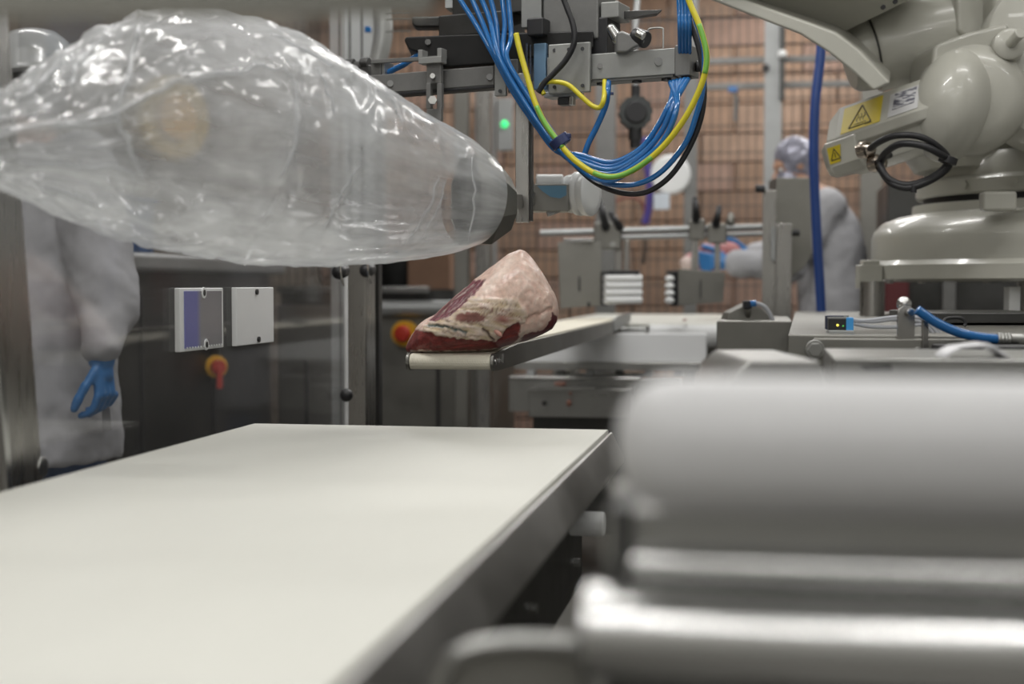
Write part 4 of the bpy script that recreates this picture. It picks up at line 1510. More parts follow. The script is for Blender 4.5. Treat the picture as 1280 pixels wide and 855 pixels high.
MB().tube([P(x, y, 2.50) for x, y in ((1146, 387), (1156, 394), (1168, 402), (1186, 411), (1206, 418), (1228, 422), (1250, 424))], 0.0085, 16).build('hose', BLUETUBE, t, sharp=0)
c0, c1 = P(1246, 423.6, 2.50), P(1262, 424.0, 2.50)
aa = (c1 - c0).normalized()
MB().lathe([(0.004, 0), (0.0105, 0), (0.0115, 0.003), (0.0105, 0.006), (0.0115, 0.009), (0.0105, 0.012), (0.0115, 0.015), (0.0105, 0.018), (0.0115, 0.021), (0.0095, 0.024), (0.0095, 0.09)], c0, aa, 28).build('coupling', STEEL, t, sharp=30)

# ------------------------------------------------------------------ low steel trays in front of the table
t = thing('steel_tray', 'small blurred steel tray with sloped left end in front of the table', 'tray', P(980, 460, 1.9))
d = 1.75
b = MB()
b.prism([P(x, y, d) for x, y in ((937, 451), (1024, 451), (1032, 468), (1032, 500), (905, 500), (918, 468))], FWD * 0.3)
b.build('tray', STEEL, t, 0.003)
q = P(970, 520, d + 0.15)
MB().box((q.x, q.y, q.z / 2 + 0.01), (0.05, 0.05, q.z)).build('stand', DARKST, t)
t = thing('slotted_cover', 'long blurred steel cover with a dark oblong slot, below the tube bracket', 'cover', P(1160, 455, 1.9))
d = 1.9
fr = [(1040, 447), (1052, 444), (1330, 443), (1330, 500), (1062, 500)]
b = MB()
c = P(1190, 443, d)
zt_ = c.z
xL = P(1042, 447, d)
xR = P(1340, 447, d)
b.box(((xL.x + xR.x) / 2, xL.y + 0.16, zt_ - 0.045), (xR.x - xL.x, 0.30, 0.08), math.radians(0))
cv = b.build('cover', STEEL, t, 0.003)
b = MB()
b.prism([P(x, y, d - 0.003 if True else d) for x, y in ((1074, 457), (1154, 453), (1160, 460), (1150, 464), (1084, 464))], CF * 0.004)
b.build('slot', DARKST, cv)
MB().box(((xL.x + xR.x) / 2, xL.y + 0.16, (zt_ - 0.085) / 2), (0.10, 0.10, zt_ - 0.085)).build('stand', DARKST, t)
t = thing('film_scrap', 'torn strip of white plastic film lying on the slotted cover', 'film', P(1215, 442, 1.95))
b = MB()
cen_ = [(1176, 446), (1184, 440), (1194, 434), (1212, 432), (1228, 431), (1238, 434), (1246, 440), (1256, 446)]
rs = []
for i, (x, y) in enumerate(cen_):
    h = 0.0022 + 0.0010 * math.sin(i * 2.1)
    p = P(x, y, 1.92)
    rs.append([p + UPZ * h - FWD * 0.02, p + UPZ * h * 1.1 + FWD * 0.03, p - UPZ * h + FWD * 0.032, p - UPZ * h * 0.7 - FWD * 0.022])
b.rings(rs)
b.build('strip', mat('white_film_scrap', (0.68, 0.68, 0.70), 0.4), t, sharp=0)

# ================================================================== second conveyor, rollers and white block under it
t = thing('transfer_conveyor', 'white belt conveyor beyond the narrow one, on a steel frame with white end block', 'conveyor', (-0.5, 7.0, 0))
X0, X1 = -0.92, -0.15
Y0, Y1 = 5.95, 7.9
zb = CAM.z - 0.158
MB().box(((X0 + X1) / 2, (Y0 + Y1) / 2, zb - 0.008), (X1 - X0, Y1 - Y0, 0.016)).build('belt', BELT, t, 0.004)
MB().cyl((X0 + 0.45, Y0 - 0.02, zb - 0.05), (X1 + 0.02, Y0 - 0.02, zb - 0.05), 0.045, n=36).build('end_roller', WHITEPL, t, 0.008)
MB().cyl((X0 + 0.33, Y0 - 0.02, zb - 0.05), (X0 + 0.44, Y0 - 0.02, zb - 0.05), 0.036, n=24).build('roller_hub', LIGHTMET, t, 0.004)
b = MB()
b.pbox(642, 416.5, 882, 452.5, 5.62, 0.06)
wbk = b.build('white_end_block', mat('white_block_plastic', (0.80, 0.81, 0.82), 0.35, 0, 0.4), t, 0.004)
q = P(860, 440, 5.62)
MB().cyl(q, q - Vector((0, 0.02, 0)), 0.014, n=6).build('hex_bolt', STEEL, wbk)
MB().box(((X0 + X1) / 2, (Y0 + Y1) / 2 + 0.1, zb - 0.12), (X1 - X0 - 0.1, Y1 - Y0 - 0.2, 0.14)).build('bed', DULL, t, 0.004)
b = MB()
b.pbox(640, 453, 890, 463, 5.58, 0.10)
b.build('steel_ledge', STEEL, t, 0.003)
for k in range(6):
    b = MB()
    b.pbox(658 + k * 37, 463, 668 + k * 37, 472, 5.62, 0.05)
    b.build('spacer_block', DARKST if k % 2 else ALU, t, 0.002)
b = MB()
b.pbox(634, 471, 800, 474.5, 5.45, 0.30)
b.build('bright_flange', MIRROR, t, 0.004)
b = MB()
b.pbox(634, 474.5, 850, 516, 5.46, 0.10)
b.build('lower_box', STEEL, t, 0.003)
b = MB()
b.pbox(660, 486, 790, 522, 5.36, 0.09)
pan = b.build('drip_pan', STEEL, t, 0.003)
MB().bar(P(660, 485.5, 5.35), P(742, 485.5, 5.35), 0.012, 0.010).build('pan_rim', MIRROR, t)
for px, py in ((681, 504), (757, 504)):
    q = P(px, py, 5.355)
    MB().cyl(q, q - Vector((0, 0.01, 0)), 0.010, n=10).build('bolt', DARKST, pan)
SCRAP = mat('meat_scrap', (0.34, 0.17, 0.13), 0.4, var=0.2, vscale=60)
for i, (px, py, a_, c_, d) in enumerate(((700, 480, 8, 3, 5.43), (711, 504, 3.2, 4.5, 5.35), (713, 492, 1.8, 2.4, 5.35), (856, 400, 3, 1.6, 5.9))):
    k = d / FPX
    b = MB().ball(P(px, py, d), (a_ * k, 0.012, c_ * k), 14)
    b.ball(P(px + a_ * 0.5, py - c_ * 0.3, d - 0.003), (a_ * k * 0.5, 0.010, c_ * k * 0.7), 12)
    o = b.build('meat_scrap', SCRAP, None, sharp=0)
    tag(o, ['flat red scrap on the bright flange below the white block', 'larger red scrap stuck on the drip pan front', 'tiny red scrap above another on the drip pan front', 'tiny red scrap on the white belt edge beyond the end roller'][i], 'meat scrap')
for x in (X0 + 0.1, X1 - 0.1):
    for y in (6.1, 7.7):
        MB().box((x, y, (zb - 0.18) / 2), (0.06, 0.06, zb - 0.18)).build('leg', STEELV, t)
MB().box((-0.55, 5.75, 0.42), (0.7, 0.4, 0.5)).build('drive_cabinet', DARKST, t, 0.004)
for x in (-0.85, -0.25):
    MB().box((x, 5.75, 0.09), (0.05, 0.05, 0.18)).build('leg', STEELV, t)

# guide rods, clamps, plates and roller guides above that conveyor
d = 5.85
t = thing('guide_rail', 'twin bright guide rods with grey clamps and black lever handles over the white belt', 'guide', P(820, 290, d))
MB().cyl(P(675, 291.5, d), P(962, 283.5, d), 0.0135, n=16).build('rod', ALU, t)
MB().cyl(P(748, 297.5, d), P(962, 292, d), 0.0105, n=16).build('rod', ALU, t)
for i, (x0, y0, x1, y1) in enumerate(((742, 278, 776, 312), (861, 274, 881, 300), (884, 279, 908, 304))):
    b = MB()
    b.pbox(x0, y0, x1, y1, d - 0.03, 0.07)
    b.build('clamp', DULL, t, 0.006)
for x0, y0, x1, y1 in ((750, 252, 757, 284), (764, 267, 775, 284), (869, 249, 870, 274), (899, 260, 895, 280)):
    b = MB()
    b.capsule(P(x0, y0, d - 0.05), P(x1, y1, d - 0.04), 0.012, 0.017, 12)
    b.build('lever_handle', BLACKPL, t, sharp=0)
b = MB()
b.capsule(P(914, 269, d), P(913, 278, d), 0.012, 0.020, 12)
b.build('knob', DULL, t, sharp=0)
for x0, x1, y1 in ((769, 777, 346), (780, 786, 346), (864, 873, 350), (893, 900, 350)):
    b = MB()
    b.pbox(x0, 300, x1, y1, d - 0.01, 0.03)
    b.build('stem', STEELV, t, 0.002)
q = P(766, 306, d - 0.035)
MB().cyl(q, q - CF * 0.012, 0.012, n=12).build('screw', STEEL, t)
b = MB()
b.prism([P(x, y, 5.75) for x, y in ((697, 303), (752, 303), (752, 382), (700, 386))], FWD * 0.02 + RGT * 0.0)
b.build('guide_plate', DULL, t, 0.002)
b = MB()
b.pbox(723, 346, 725.5, 364, 5.745, 0.006)
b.pbox(734, 378, 738, 384, 5.745, 0.006)
b.build('plate_slot', DARKST, t)
b = MB()
b.pbox(704, 298, 742, 303, 5.74, 0.04)
b.build('plate_rim', MIRROR, t, 0.002)
b = MB()
b.prism([P(x, y, 5.7) for x, y in ((848, 336), (907, 340), (904, 378), (848, 382))], FWD * 0.02)
b.build('guide_plate', DULL, t, 0.002)
MB().bar(P(876, 350, 5.695), P(876, 372, 5.695), 0.012, 0.004).build('plate_slot', DARKST, t)
for lab, x0, x1, dd in (('left', 752, 801, 5.72), ('right', 832, 844, 5.72)):
    g = thing('roller_guide', 'white ribbed roller guide on the ' + ('left guide plate' if lab == 'left' else 'right guide plate, seen end on'), 'guide', P((x0 + x1) / 2, 380, dd))
    b = MB()
    if lab == 'left':
        b.pbox(751, 339, 760, 382, dd + 0.01, 0.10)
        b.pbox(758, 338, 798, 344, dd + 0.04, 0.08)
    else:
        b.pbox(838, 338, 848, 382, dd + 0.01, 0.10)
        b.pbox(833, 338, 846, 343, dd + 0.0, 0.08)
    b.build('black_frame', BLACKPL, g, 0.004)
    for k in range(4):
        y = 348.5 + k * 9.0
        if lab == 'left':
            c0, c1 = P(756, y, dd - 0.01), P(801, y - 0.5, dd + 0.05)
            b = MB().cyl(c0, c1, 0.0155, n=20)
        else:
            b = MB().ball(P(837, y, dd - 0.01), (0.020, 0.025, 0.0145), 16)
        b.build('roller', WHITEPL, g, sharp=30)
# ================================================================== grey box on posts, hose and fence
t = thing('control_box', 'tall grey sheet-steel box on square posts in front of the right worker', 'box', P(985, 395, 5.5))
b = MB()
b.prism([P(x, y, 5.5) for x, y in ((970, 222), (1014, 222), (1015, 318), (1006, 334), (990, 346), (970, 346))], FWD * 0.16)
b.build('box_body', DULL, t, 0.003)
c0 = P(962, 238, 5.42)
MB().box((c0.x, c0.y, c0.z / 2), (0.052, 0.05, c0.z)).build('square_post', STEELV, t, 0.002)
c0 = P(980, 280, 5.38)
MB().box((c0.x, c0.y, c0.z / 2), (0.058, 0.05, c0.z)).build('square_post', STEELV, t, 0.002)
b = MB()
b.pbox(964, 284, 969, 326, 5.34, 0.02)
b.build('slim_plate', ALU, t, 0.001)
for px, py, r in ((949, 236, 0.015), (992, 291, 0.013)):
    q = P(px, py, 5.38)
    MB().cyl(q - RGT * 0.014, q + RGT * 0.022, r, n=14).build('black_knob', BLACKPL, t, 0.003)
t = thing('supply_hose', 'dark blue hose hanging upright in front of the mesh fence', 'hose', P(1026, 395, 4.9))
MB().tube([P(x, y, 4.9) for x, y in ((1034, -60), (1029, 20), (1025, 76), (1019, 130), (1017, 190), (1019, 250), (1022, 310), (1025, 360), (1028, 420))], 0.0165, 16).build('hose', NAVYTUBE, t, sharp=0)
q = P(1034, -60, 4.9)
MB().cyl(q - UPZ * 0.02, (q.x, q.y, 3.4), 0.02, n=14).build('drop_pipe', STEELV, t)
q = P(1028, 418, 4.9)

FY = 8.15
t = thing('mesh_fence', 'wire mesh guard fence on grey posts before the tan block wall', 'fence', (0.2, FY, 0))
b = MB()
xx = -3.0
while xx < 3.4:
    b.bar((xx, FY, 0.1), (xx, FY, 2.72), 0.0056, 0.0056)
    xx += 0.05
zz = 0.1
while zz < 2.75:
    b.bar((-3.0, FY - 0.005, zz), (3.4, FY - 0.005, zz), 0.0056, 0.0056)
    zz += 0.15
o = b.build('mesh_wires', WIRE, t)
o['kind'] = 'stuff'
for px, wpx, m in ((608, 26, ALU), (757, 25, GREYMET), (863, 16, GREYMET), (965, 21, ALU), (1088, 26, DULL), (470, 24, ALU)):
    q = PY(px, 300, FY - 0.05)
    MB().box((q.x, q.y, 1.4), (wpx * 8.2 / FPX, 0.06, 2.8)).build('post', m, t, 0.004)
for py in (76, 108):
    q0, q1 = PY(860, py + 6, FY - 0.03), PY(1100, py - 6, FY - 0.03)
    z = PY(960, py, FY).z
    MB().box(((q0.x + q1.x) / 2, FY - 0.03, z), (q1.x - q0.x, 0.03, 0.035)).build('cross_rail', GREYMET, t, 0.003)
q = PY(978, 50, FY - 0.08)
MB().box((q.x, q.y, q.z - 0.12), (0.03, 0.05, 0.42)).build('latch', DARKST, t, 0.003)
q = PY(957, 85, FY - 0.09)
MB().cyl(q, q + Vector((0, 0.03, 0)), 0.022, n=14).build('dark_cap', BLACKPL, t)
q = PY(978, 68, FY - 0.11)
MB().ball(q, 0.025, 12).build('bright_cap', WHITEPL, t)
# lit lamp, cable bits and round things seen at the fence
t = thing('signal_lamp', 'small green lit lamp on the fence left of the hanger bar', 'lamp', PY(630, 155, FY - 0.12))
q = PY(630, 155, FY - 0.12)
MB().box(q + Vector((0, 0.05, 0.0)), (0.09, 0.06, 0.30)).build('lamp_box', ALU, t, 0.005)
MB().ball(q + Vector((0, 0.015, 0)), (0.022, 0.015, 0.022), 16).build('lens', GREENLED, t)
d = 5.2
t = thing('pressure_regulator', 'round dark knurled regulator knob behind the blue tube loop', 'regulator', P(795, 140, d))
q = P(795, 140, d)
b = MB()
n = 48
rr = [0.058 + (0.004 if k % 4 < 2 else 0) for k in range(n)]
f = [q + RGT * (rr[k] * math.cos(2 * math.pi * k / n)) + UPZ * (rr[k] * math.sin(2 * math.pi * k / n)) for k in range(n)]
b.prism(f, FWD * 0.06)
b.build('knob', mat('dark_grey_plastic', (0.045, 0.05, 0.05), 0.5), t)
MB().cyl(q - FWD * 0.012, q + FWD * 0.01, 0.040, n=32).build('knob_face', BLACKPL, t, 0.004)
MB().cyl(q + UPZ * 0.05 + FWD * 0.03, q + UPZ * 0.10 + FWD * 0.03, 0.016, n=14).build('upper_port', BLACKPL, t)
MB().cyl(q - UPZ * 0.10 + FWD * 0.03, q - UPZ * 0.05 + FWD * 0.03, 0.026, n=14).build('bowl_collar', BLACKPL, t)
MB().cyl(q - UPZ * 0.13 + FWD * 0.03, q - UPZ * 0.10 + FWD * 0.03, 0.020, n=14).build('bowl', BLACKPL, t)
MB().tube([q + UPZ * 0.10 + FWD * 0.03, q + UPZ * 0.3 + FWD * 0.05, Vector((q.x, q.y + 0.1, 2.4)), Vector((q.x, q.y + 0.1, 3.4))], 0.012, 10).build('supply_pipe', ALU, t)
t = thing('white_disc', 'blurred round white disc hanging on the fence behind the tube loop', 'disc', PY(838, 222, FY - 0.1))
q = PY(838, 218, FY - 0.10)
MB().lathe([(0.0, 0), (0.10, 0), (0.112, 0.01), (0.112, 0.05), (0.10, 0.06)], q, (0, 1, 0), 40).build('disc', WHITEPL, t)
q = PY(827, 252, FY - 0.09)
MB().box(q, (0.09, 0.02, 0.09)).build('tag_plate', STAIN, t, 0.004)
for name, lab, pts, r, m in (('purple_hose', 'purple hose hanging behind the twin guide rods', [(806, 172), (808, 200), (812, 232), (811, 260), (806, 280)], 0.022, PURPLE),
                             ('red_cable', 'thin red cable drooping beside the purple hose', [(770, 252), (782, 247), (796, 248), (804, 256), (806, 272), (804, 284)], 0.008, mat('dull_red_cable', (0.20, 0.06, 0.05), 0.5)),
                             ('grey_strap', 'thin grey strap hanging below the guide rods on the fence', [(806, 296), (806, 312), (804, 330)], 0.010, DARKST),
                             ('hanging_strap', 'short dark strap hanging from a blue clip on the fence rail', [(918, 116), (920, 126), (919, 140), (919, 152)], 0.012, GREYMET)):
    o = MB().tube([PY(x, y, FY - 0.07) for x, y in pts], r, 10).build(name, m, None, sharp=0)
    tag(o, lab, 'cable' if 'cable' in name else 'hose' if 'hose' in name else 'strap')
q = PY(916, 112, FY - 0.08)
o = MB().box(q, (0.05, 0.03, 0.03)).build('blue_clip', BLUETUBE, None, 0.004)
tag(o, 'blue clip on the lower fence rail', 'clip')
# aluminium profile column and grey duct, upper left of the gantry
t = thing('profile_column', 'pale grooved aluminium column behind the bag, left of the gantry', 'column', (P(441, 60, 5.0).x, P(441, 60, 5.0).y, 0))
q = P(441, 60, 5.0)
colb = MB().box((q.x, q.y, 1.7), (0.155, 0.08, 3.4), YAW).build('column', ALU, t, 0.004)
for dx in (-0.042, -0.006, 0.036):
    c0 = Vector((q.x, q.y, 1.7)) + rotz(YAW) @ Vector((dx, -0.040, 0))
    MB().box(c0, (0.008, 0.006, 3.36), YAW).build('groove', DARKST, colb)
t = thing('grey_duct', 'curved grey duct hanging beside the aluminium column', 'duct', P(475, 30, 4.8))
MB().tube([P(x, y, 4.8) for x, y in ((476, -80), (477, 0), (479, 36), (476, 62), (470, 84), (462, 100))], lambda s: 0.032 - 0.010 * max(0, s - 0.6), 16).build('duct', LIGHTMET, t, sharp=0)
q = P(476, -80, 4.8)
MB().cyl(q - UPZ * 0.05, (q.x, q.y, 3.4), 0.03, n=16).build('drop_pipe', LIGHTMET, t)
for k, py in enumerate((16, 24, 40)):
    o = MB().tube([P(482, py, 4.7), P(498, py - 1, 4.7), P(513, py - 1, 4.7)], 0.0022, 8).build('bright_wire', MIRROR, t)
MB().box(P(460, 37, 4.75), (0.02, 0.02, 0.02)).build('blue_plug', BLUETUBE, t, 0.004)
# out of focus guard bar across the top, close to the lens
t = thing('guard_bar', 'out of focus dark bar across the upper left picture edge', 'bar', P(250, -40, 1.0))
q0, q1 = P(-120, -20, 0.85), P(540, -20, 0.92)
MB().bar(q0, q1, 0.03, 0.036).build('bar', DULL, t, 0.003)
MB().bar((q0.x + 0.02, q0.y, q0.z), (q0.x + 0.02, q0.y, 3.4), 0.03, 0.03).build('hanger', DARKST, t)

# ================================================================== clear guard panel with posts and reflectors
XP = -1.12
t = thing('guard_screen', 'dusty clear guard panel in a steel frame along the wide belt', 'guard panel', (XP, 2.8, 0))
ya, yb = PX(30, 400, XP).y, PX(431, 400, XP).y
yl = PX(4, 400, XP).y
MB().box((XP, (ya + yb) / 2, 1.30), (0.006, yb - ya, 1.70)).build('clear_pane', PANEL, t)
MB().box((XP + 0.004, yb, 0.83), (0.008, 0.008, 0.76)).build('pane_edge', WHITEPL, t)
lean = 0.12
b = MB()
yc = ya - 0.065
zl, zh = 0.0, 2.7
ring = lambda z: [Vector((XP + sx_, yc + sy_ + (1.0 - z) * lean, z)) for sx_, sy_ in ((-0.03, -0.07), (0.03, -0.07), (0.03, 0.045), (-0.03, 0.045))]
b.rings([ring(zl), ring(zh)])
b.build('steel_post', STEELV, t, 0.004)
b = MB()
ring2 = lambda z: [Vector((XP + sx_, yc + sy_ + (1.0 - z) * lean, z)) for sx_, sy_ in ((0.03, -0.076), (0.040, -0.076), (0.040, -0.060), (0.03, -0.060))]
b.rings([ring2(zl), ring2(zh)])
b.build('post_edge', MIRROR, t, 0.001)
q = PX(46, 584, XP + 0.02)
MB().cyl(q, q + Vector((0.012, 0, 0)), 0.016, n=18).build('pane_bolt', MIRROR, t, 0.002)
yp = PX(446, 430, XP - 0.01).y
MB().box((XP - 0.01, yp + 0.05, 0.66), (0.055, 0.10, 1.32)).build('steel_post', STEELV, t, 0.005)
MB().box((XP - 0.01, yp + 0.20, 0.66), (0.03, 0.04, 1.32)).build('dark_stile', DARKST, t, 0.003)
q = PX(433, 494, XP + 0.02)
MB().ball(q, 0.018, 16).build('panel_knob', BLACKPL, t)
for px, py in ((424, 340), (458, 338)):
    q = PX(px, py, XP + 0.02)
    MB().capsule(q, q + Vector((0, 0.03, 0.004)), 0.020, 0.020, 14).build('hinge', BLACKPL, t)
    MB().tube([q + Vector((0.012, -0.035, 0.03)), q + Vector((0.014, -0.03, -0.01)), q + Vector((0.012, 0.0, -0.035))], 0.003, 8).build('hinge_wire', MIRROR, t)
q0 = PX(306, 330, XP + 0.006)
MB().capsule(q0, q0 + Vector((0, 0.035, 0.03)), 0.004, 0.004, 8).build('bright_pin', WHITEPL, t)


def plate(x0, x1, yt, yb_, lab, cat, face):
    a_, c_ = PX(x0, yt, XP + 0.012), PX(x1, yb_, XP + 0.012)
    z1, z0 = PX(x0, yt, XP + 0.012).z, PX(x0, yb_, XP + 0.012).z
    g = thing('reflector_plate', lab, cat, (XP + 0.01, (a_.y + c_.y) / 2, z0), None)
    yy, hh = c_.y - a_.y, z1 - z0
    yc_, zc_ = (a_.y + c_.y) / 2, (z0 + z1) / 2
    MB().box((XP + 0.009, yc_, zc_), (0.012, yy, hh)).build('plate', WHITEPL, g, 0.002)
    if face:
        MB().box((XP + 0.0158, yc_ + 0.003, zc_), (0.002, yy * 0.86, hh * 0.90)).build('reflective_face', REFLECT, g, 0.0005)
        for k in range(14):
            MB().box((XP + 0.0172, a_.y + yy * (0.12 + 0.062 * k), z0 + hh * 0.055), (0.002, yy * 0.022, hh * 0.03)).build('edge_tooth', WHITEPL, g)
    for sgn in (1, -1):
        c0 = Vector((XP + 0.015, yc_ + (0.002 if sgn > 0 else 0.012), zc_ + sgn * hh * 0.42))
        if face:
            MB().cyl(c0, c0 + Vector((0.0035, 0, 0)), 0.0115, n=18).build('screw_boss', WHITEPL, g, 0.001)
        MB().cyl(c0, c0 + Vector((0.0042, 0, 0)), 0.0062, n=16).build('screw_hole', INK, g)
    return g


plate(223, 278, 360, 440.5, 'ribbed reflector plate with violet left strip on the clear panel', 'reflector', True)
plate(294, 341, 359.3, 433, 'plain white plate beside the violet reflector on the clear panel', 'plate', False)

# ================================================================== stainless cabinets behind the panel
XC = -2.35
yA0, yA1 = PX(60, 400, XC).y, PX(338, 400, XC).y
zA = PX(200, 318, XC).z
t = thing('steel_cabinet', 'dark stainless cabinet with pale counter edge behind the clear panel', 'cabinet', (XC - 0.3, (yA0 + yA1) / 2, 0))
MB().box((XC - 0.3, (yA0 + yA1) / 2, zA / 2 - 0.03), (0.6, yA1 - yA0, zA - 0.06)).build('body', DARKST, t, 0.006)
MB().box((XC - 0.27, (yA0 + yA1) / 2, zA - 0.035), (0.70, yA1 - yA0 + 0.02, 0.07)).build('counter', ALU, t, 0.02, 3)
zl_ = PX(180, 411, XC).z
MB().box((XC + 0.006, (yA0 + yA1) / 2 - 0.2, zl_), (0.012, yA1 - yA0 - 0.7, 0.008)).build('door_trim', STEEL, t)
for fr_ in (0.33, 0.66):
    MB().box((XC + 0.004, yA0 + (yA1 - yA0) * fr_, zA / 2 - 0.06), (0.010, 0.012, zA - 0.2)).build('door_seam', BLACKPL, t)
q = PX(268, 458, XC + 0.02)
t = thing('isolator_switch', 'red rotary switch on a yellow plate, below the violet reflector', 'switch', q)
ia = Vector((0.62, -0.78, 0))
MB().box(q + Vector((0.0, 0.05, 0)), (0.06, 0.10, 0.16)).build('switch_box', DARKST, t, 0.004)
MB().cyl(q + ia * 0.01, q + ia * 0.035, 0.048, n=36).build('yellow_plate', YELPL, t, 0.003)
MB().cyl(q + ia * 0.035, q + ia * 0.075, 0.031, n=28).build('red_knob', REDPL, t, 0.004)
MB().box(q + ia * 0.072 - UPZ * 0.045, (0.026, 0.020, 0.095), math.atan2(ia.y, ia.x) + math.pi / 2).build('red_lever', REDPL, t, 0.005)
cr = PX(158, 307, XC - 0.05)
t = thing('plastic_crate', 'dark blue plastic crate standing on the cabinet counter', 'crate', (XC - 0.2, cr.y, zA))
y0_, y1_ = PX(118, 307, XC - 0.04).y, PX(196, 307, XC - 0.04).y
b = MB()
b.box((XC - 0.24, (y0_ + y1_) / 2, zA + 0.11), (0.38, y1_ - y0_, 0.22))
b.build('crate_shell', BLUECRATE, t, 0.012, 2)
for k in range(5):
    MB().box((XC - 0.046, y0_ + (y1_ - y0_) * (0.1 + 0.2 * k), zA + 0.10), (0.012, 0.012, 0.18)).build('rib', BLUECRATE, t, 0.003)
MB().box((XC - 0.24, (y0_ + y1_) / 2, zA + 0.21), (0.41, y1_ - y0_ + 0.03, 0.02)).build('rim', BLUECRATE, t, 0.006)

YB = 6.75
xa, xb_ = PY(342, 400, YB).x, PY(610, 400, YB).x
t = thing('packing_machine', 'grey stainless machine with bright top rail, seen left of the meat', 'machine', ((xa + xb_) / 2, YB + 0.4, 0))
zt1 = PY(470, 362, YB).z
zt2 = PY(470, 382, YB).z
MB().box(((xa + xb_) / 2, YB + 0.4, zt2 / 2), (xb_ - xa, 0.7, zt2)).build('body', DULL, t, 0.006)
MB().box(((xa + xb_) / 2, YB + 0.42, (zt1 + zt2) / 2), (xb_ - xa, 0.6, zt1 - zt2)).build('recess', DARKST, t)
MB().box(((xa + xb_) / 2 - 0.15, YB + 0.06, zt1), (xb_ - xa - 0.3, 0.06, 0.032)).build('top_rail', MIRROR, t, 0.006)
MB().cyl((xa + 0.4, YB + 0.03, zt2 - 0.015), (xb_ - 0.05, YB + 0.03, zt2 - 0.015), 0.04, n=24).build('rounded_ledge', ALU, t, 0.004)
for px in (380, 466, 545):
    q = PY(px, 470, YB)
    MB().box((q.x, YB + 0.044, zt2 / 2 - 0.1), (0.012, 0.02, zt2 - 0.35)).build('door_seam', BLACKPL, t)
for x0, y0, x1, y1 in ((417, 440, 428, 466), (416, 473, 428, 502), (461, 437, 467, 462), (461, 471, 469, 502)):
    p0, p1 = PY(x0, y0, YB + 0.04), PY(x1, y1, YB + 0.04)
    MB().box(((p0.x + p1.x) / 2, YB + 0.045, (p0.z + p1.z) / 2), (p1.x - p0.x, 0.012, p0.z - p1.z)).build('door_label', STAIN, t, 0.002)
q = PY(505, 417, YB - 0.01)
t2 = thing('emergency_stop', 'red button on a round yellow plate peeping out behind the meat', 'switch', q)
MB().cyl(q + Vector((0, 0.06, 0)), q + Vector((0, -0.01, 0)), 0.062, n=36).build('yellow_plate', YELPL, t2, 0.004)
MB().lathe([(0.02, 0), (0.026, 0.02), (0.042, 0.026), (0.042, 0.04), (0.03, 0.052), (0.0, 0.055)], q, (0, -1, 0), 28).build('red_button', REDPL, t2)
# things standing on the machine: brown carton and dark pot (dim shapes under the bag)
q = PY(536, 356, YB + 0.3)
t = thing('brown_carton', 'dim brown carton standing on the packing machine under the bag', 'carton', (q.x, YB + 0.35, zt1))
MB().box((q.x, YB + 0.40, zt1 + 0.09), (0.22, 0.2, 0.18)).build('box', mat('carton_brown', (0.22, 0.13, 0.085), 0.8, var=0.1), t, 0.004)
MB().box((q.x, YB + 0.40, zt1 + 0.182), (0.225, 0.05, 0.004)).build('tape', mat('brown_tape', (0.30, 0.20, 0.12), 0.4), t)
q = PY(490, 350, YB + 0.3)
t = thing('dark_pot', 'dark round pot beside the brown carton under the bag', 'pot', (q.x, YB + 0.35, zt1))
MB().lathe([(0.0, 0.0), (0.09, 0.0), (0.11, 0.03), (0.115, 0.16), (0.12, 0.165), (0.12, 0.175), (0.105, 0.175), (0.0, 0.172)], (q.x, YB + 0.40, zt1), (0, 0, 1), 32).build('pot_body', BLACKMET, t)
MB().cyl((q.x, YB + 0.40, zt1 + 0.17), (q.x, YB + 0.40, zt1 + 0.21), 0.02, n=14).build('lid_knob', BLACKPL, t, 0.004)
# posts closing the guard behind the meat
for i, px in enumerate((578, 606)):
    q = P(px, 430, 6.3)
    t = thing('guard_post', ['left, darker of two upright steel posts under the meat', 'right, brighter of two upright steel posts under the meat'][i], 'post', (q.x, q.y, 0))
    MB().box((q.x, q.y, 1.1), (0.062, 0.06, 2.2)).build('post', STEELV if i else DULL, t, 0.005)
    MB().box((q.x, q.y, 0.006), (0.085, 0.10, 0.012)).build('foot_plate', DULL, t, 0.003)
    MB().box((q.x, q.y, 2.205), (0.066, 0.064, 0.01)).build('end_cap', BLACKPL, t, 0.002)
# yellow drum glimpsed through the bag
q = PX(240, 150, -2.9)
t = thing('yellow_case', 'round yellow shape glimpsed through the clear bag', 'case', q)
MB().lathe([(0.0, -0.02), (0.20, -0.02), (0.22, 0.0), (0.22, 0.16), (0.20, 0.18), (0.0, 0.18)], q - Vector((0.2, 0, 0)), (1, -0.6, 0), 40).build('case_shell', mat('deep_yellow_plastic', (0.55, 0.36, 0.05), 0.45, var=0.1), t, sharp=40)
MB().lathe([(0.05, 0.18), (0.11, 0.18), (0.11, 0.20), (0.05, 0.20)], q - Vector((0.2, 0, 0)), (1, -0.6, 0), 32).build('case_ring', YELPL, t)
MB().box((-3.12, q.y + 0.1, q.z), (0.18, 0.08, 0.08)).build('wall_mount', DARKST, t)
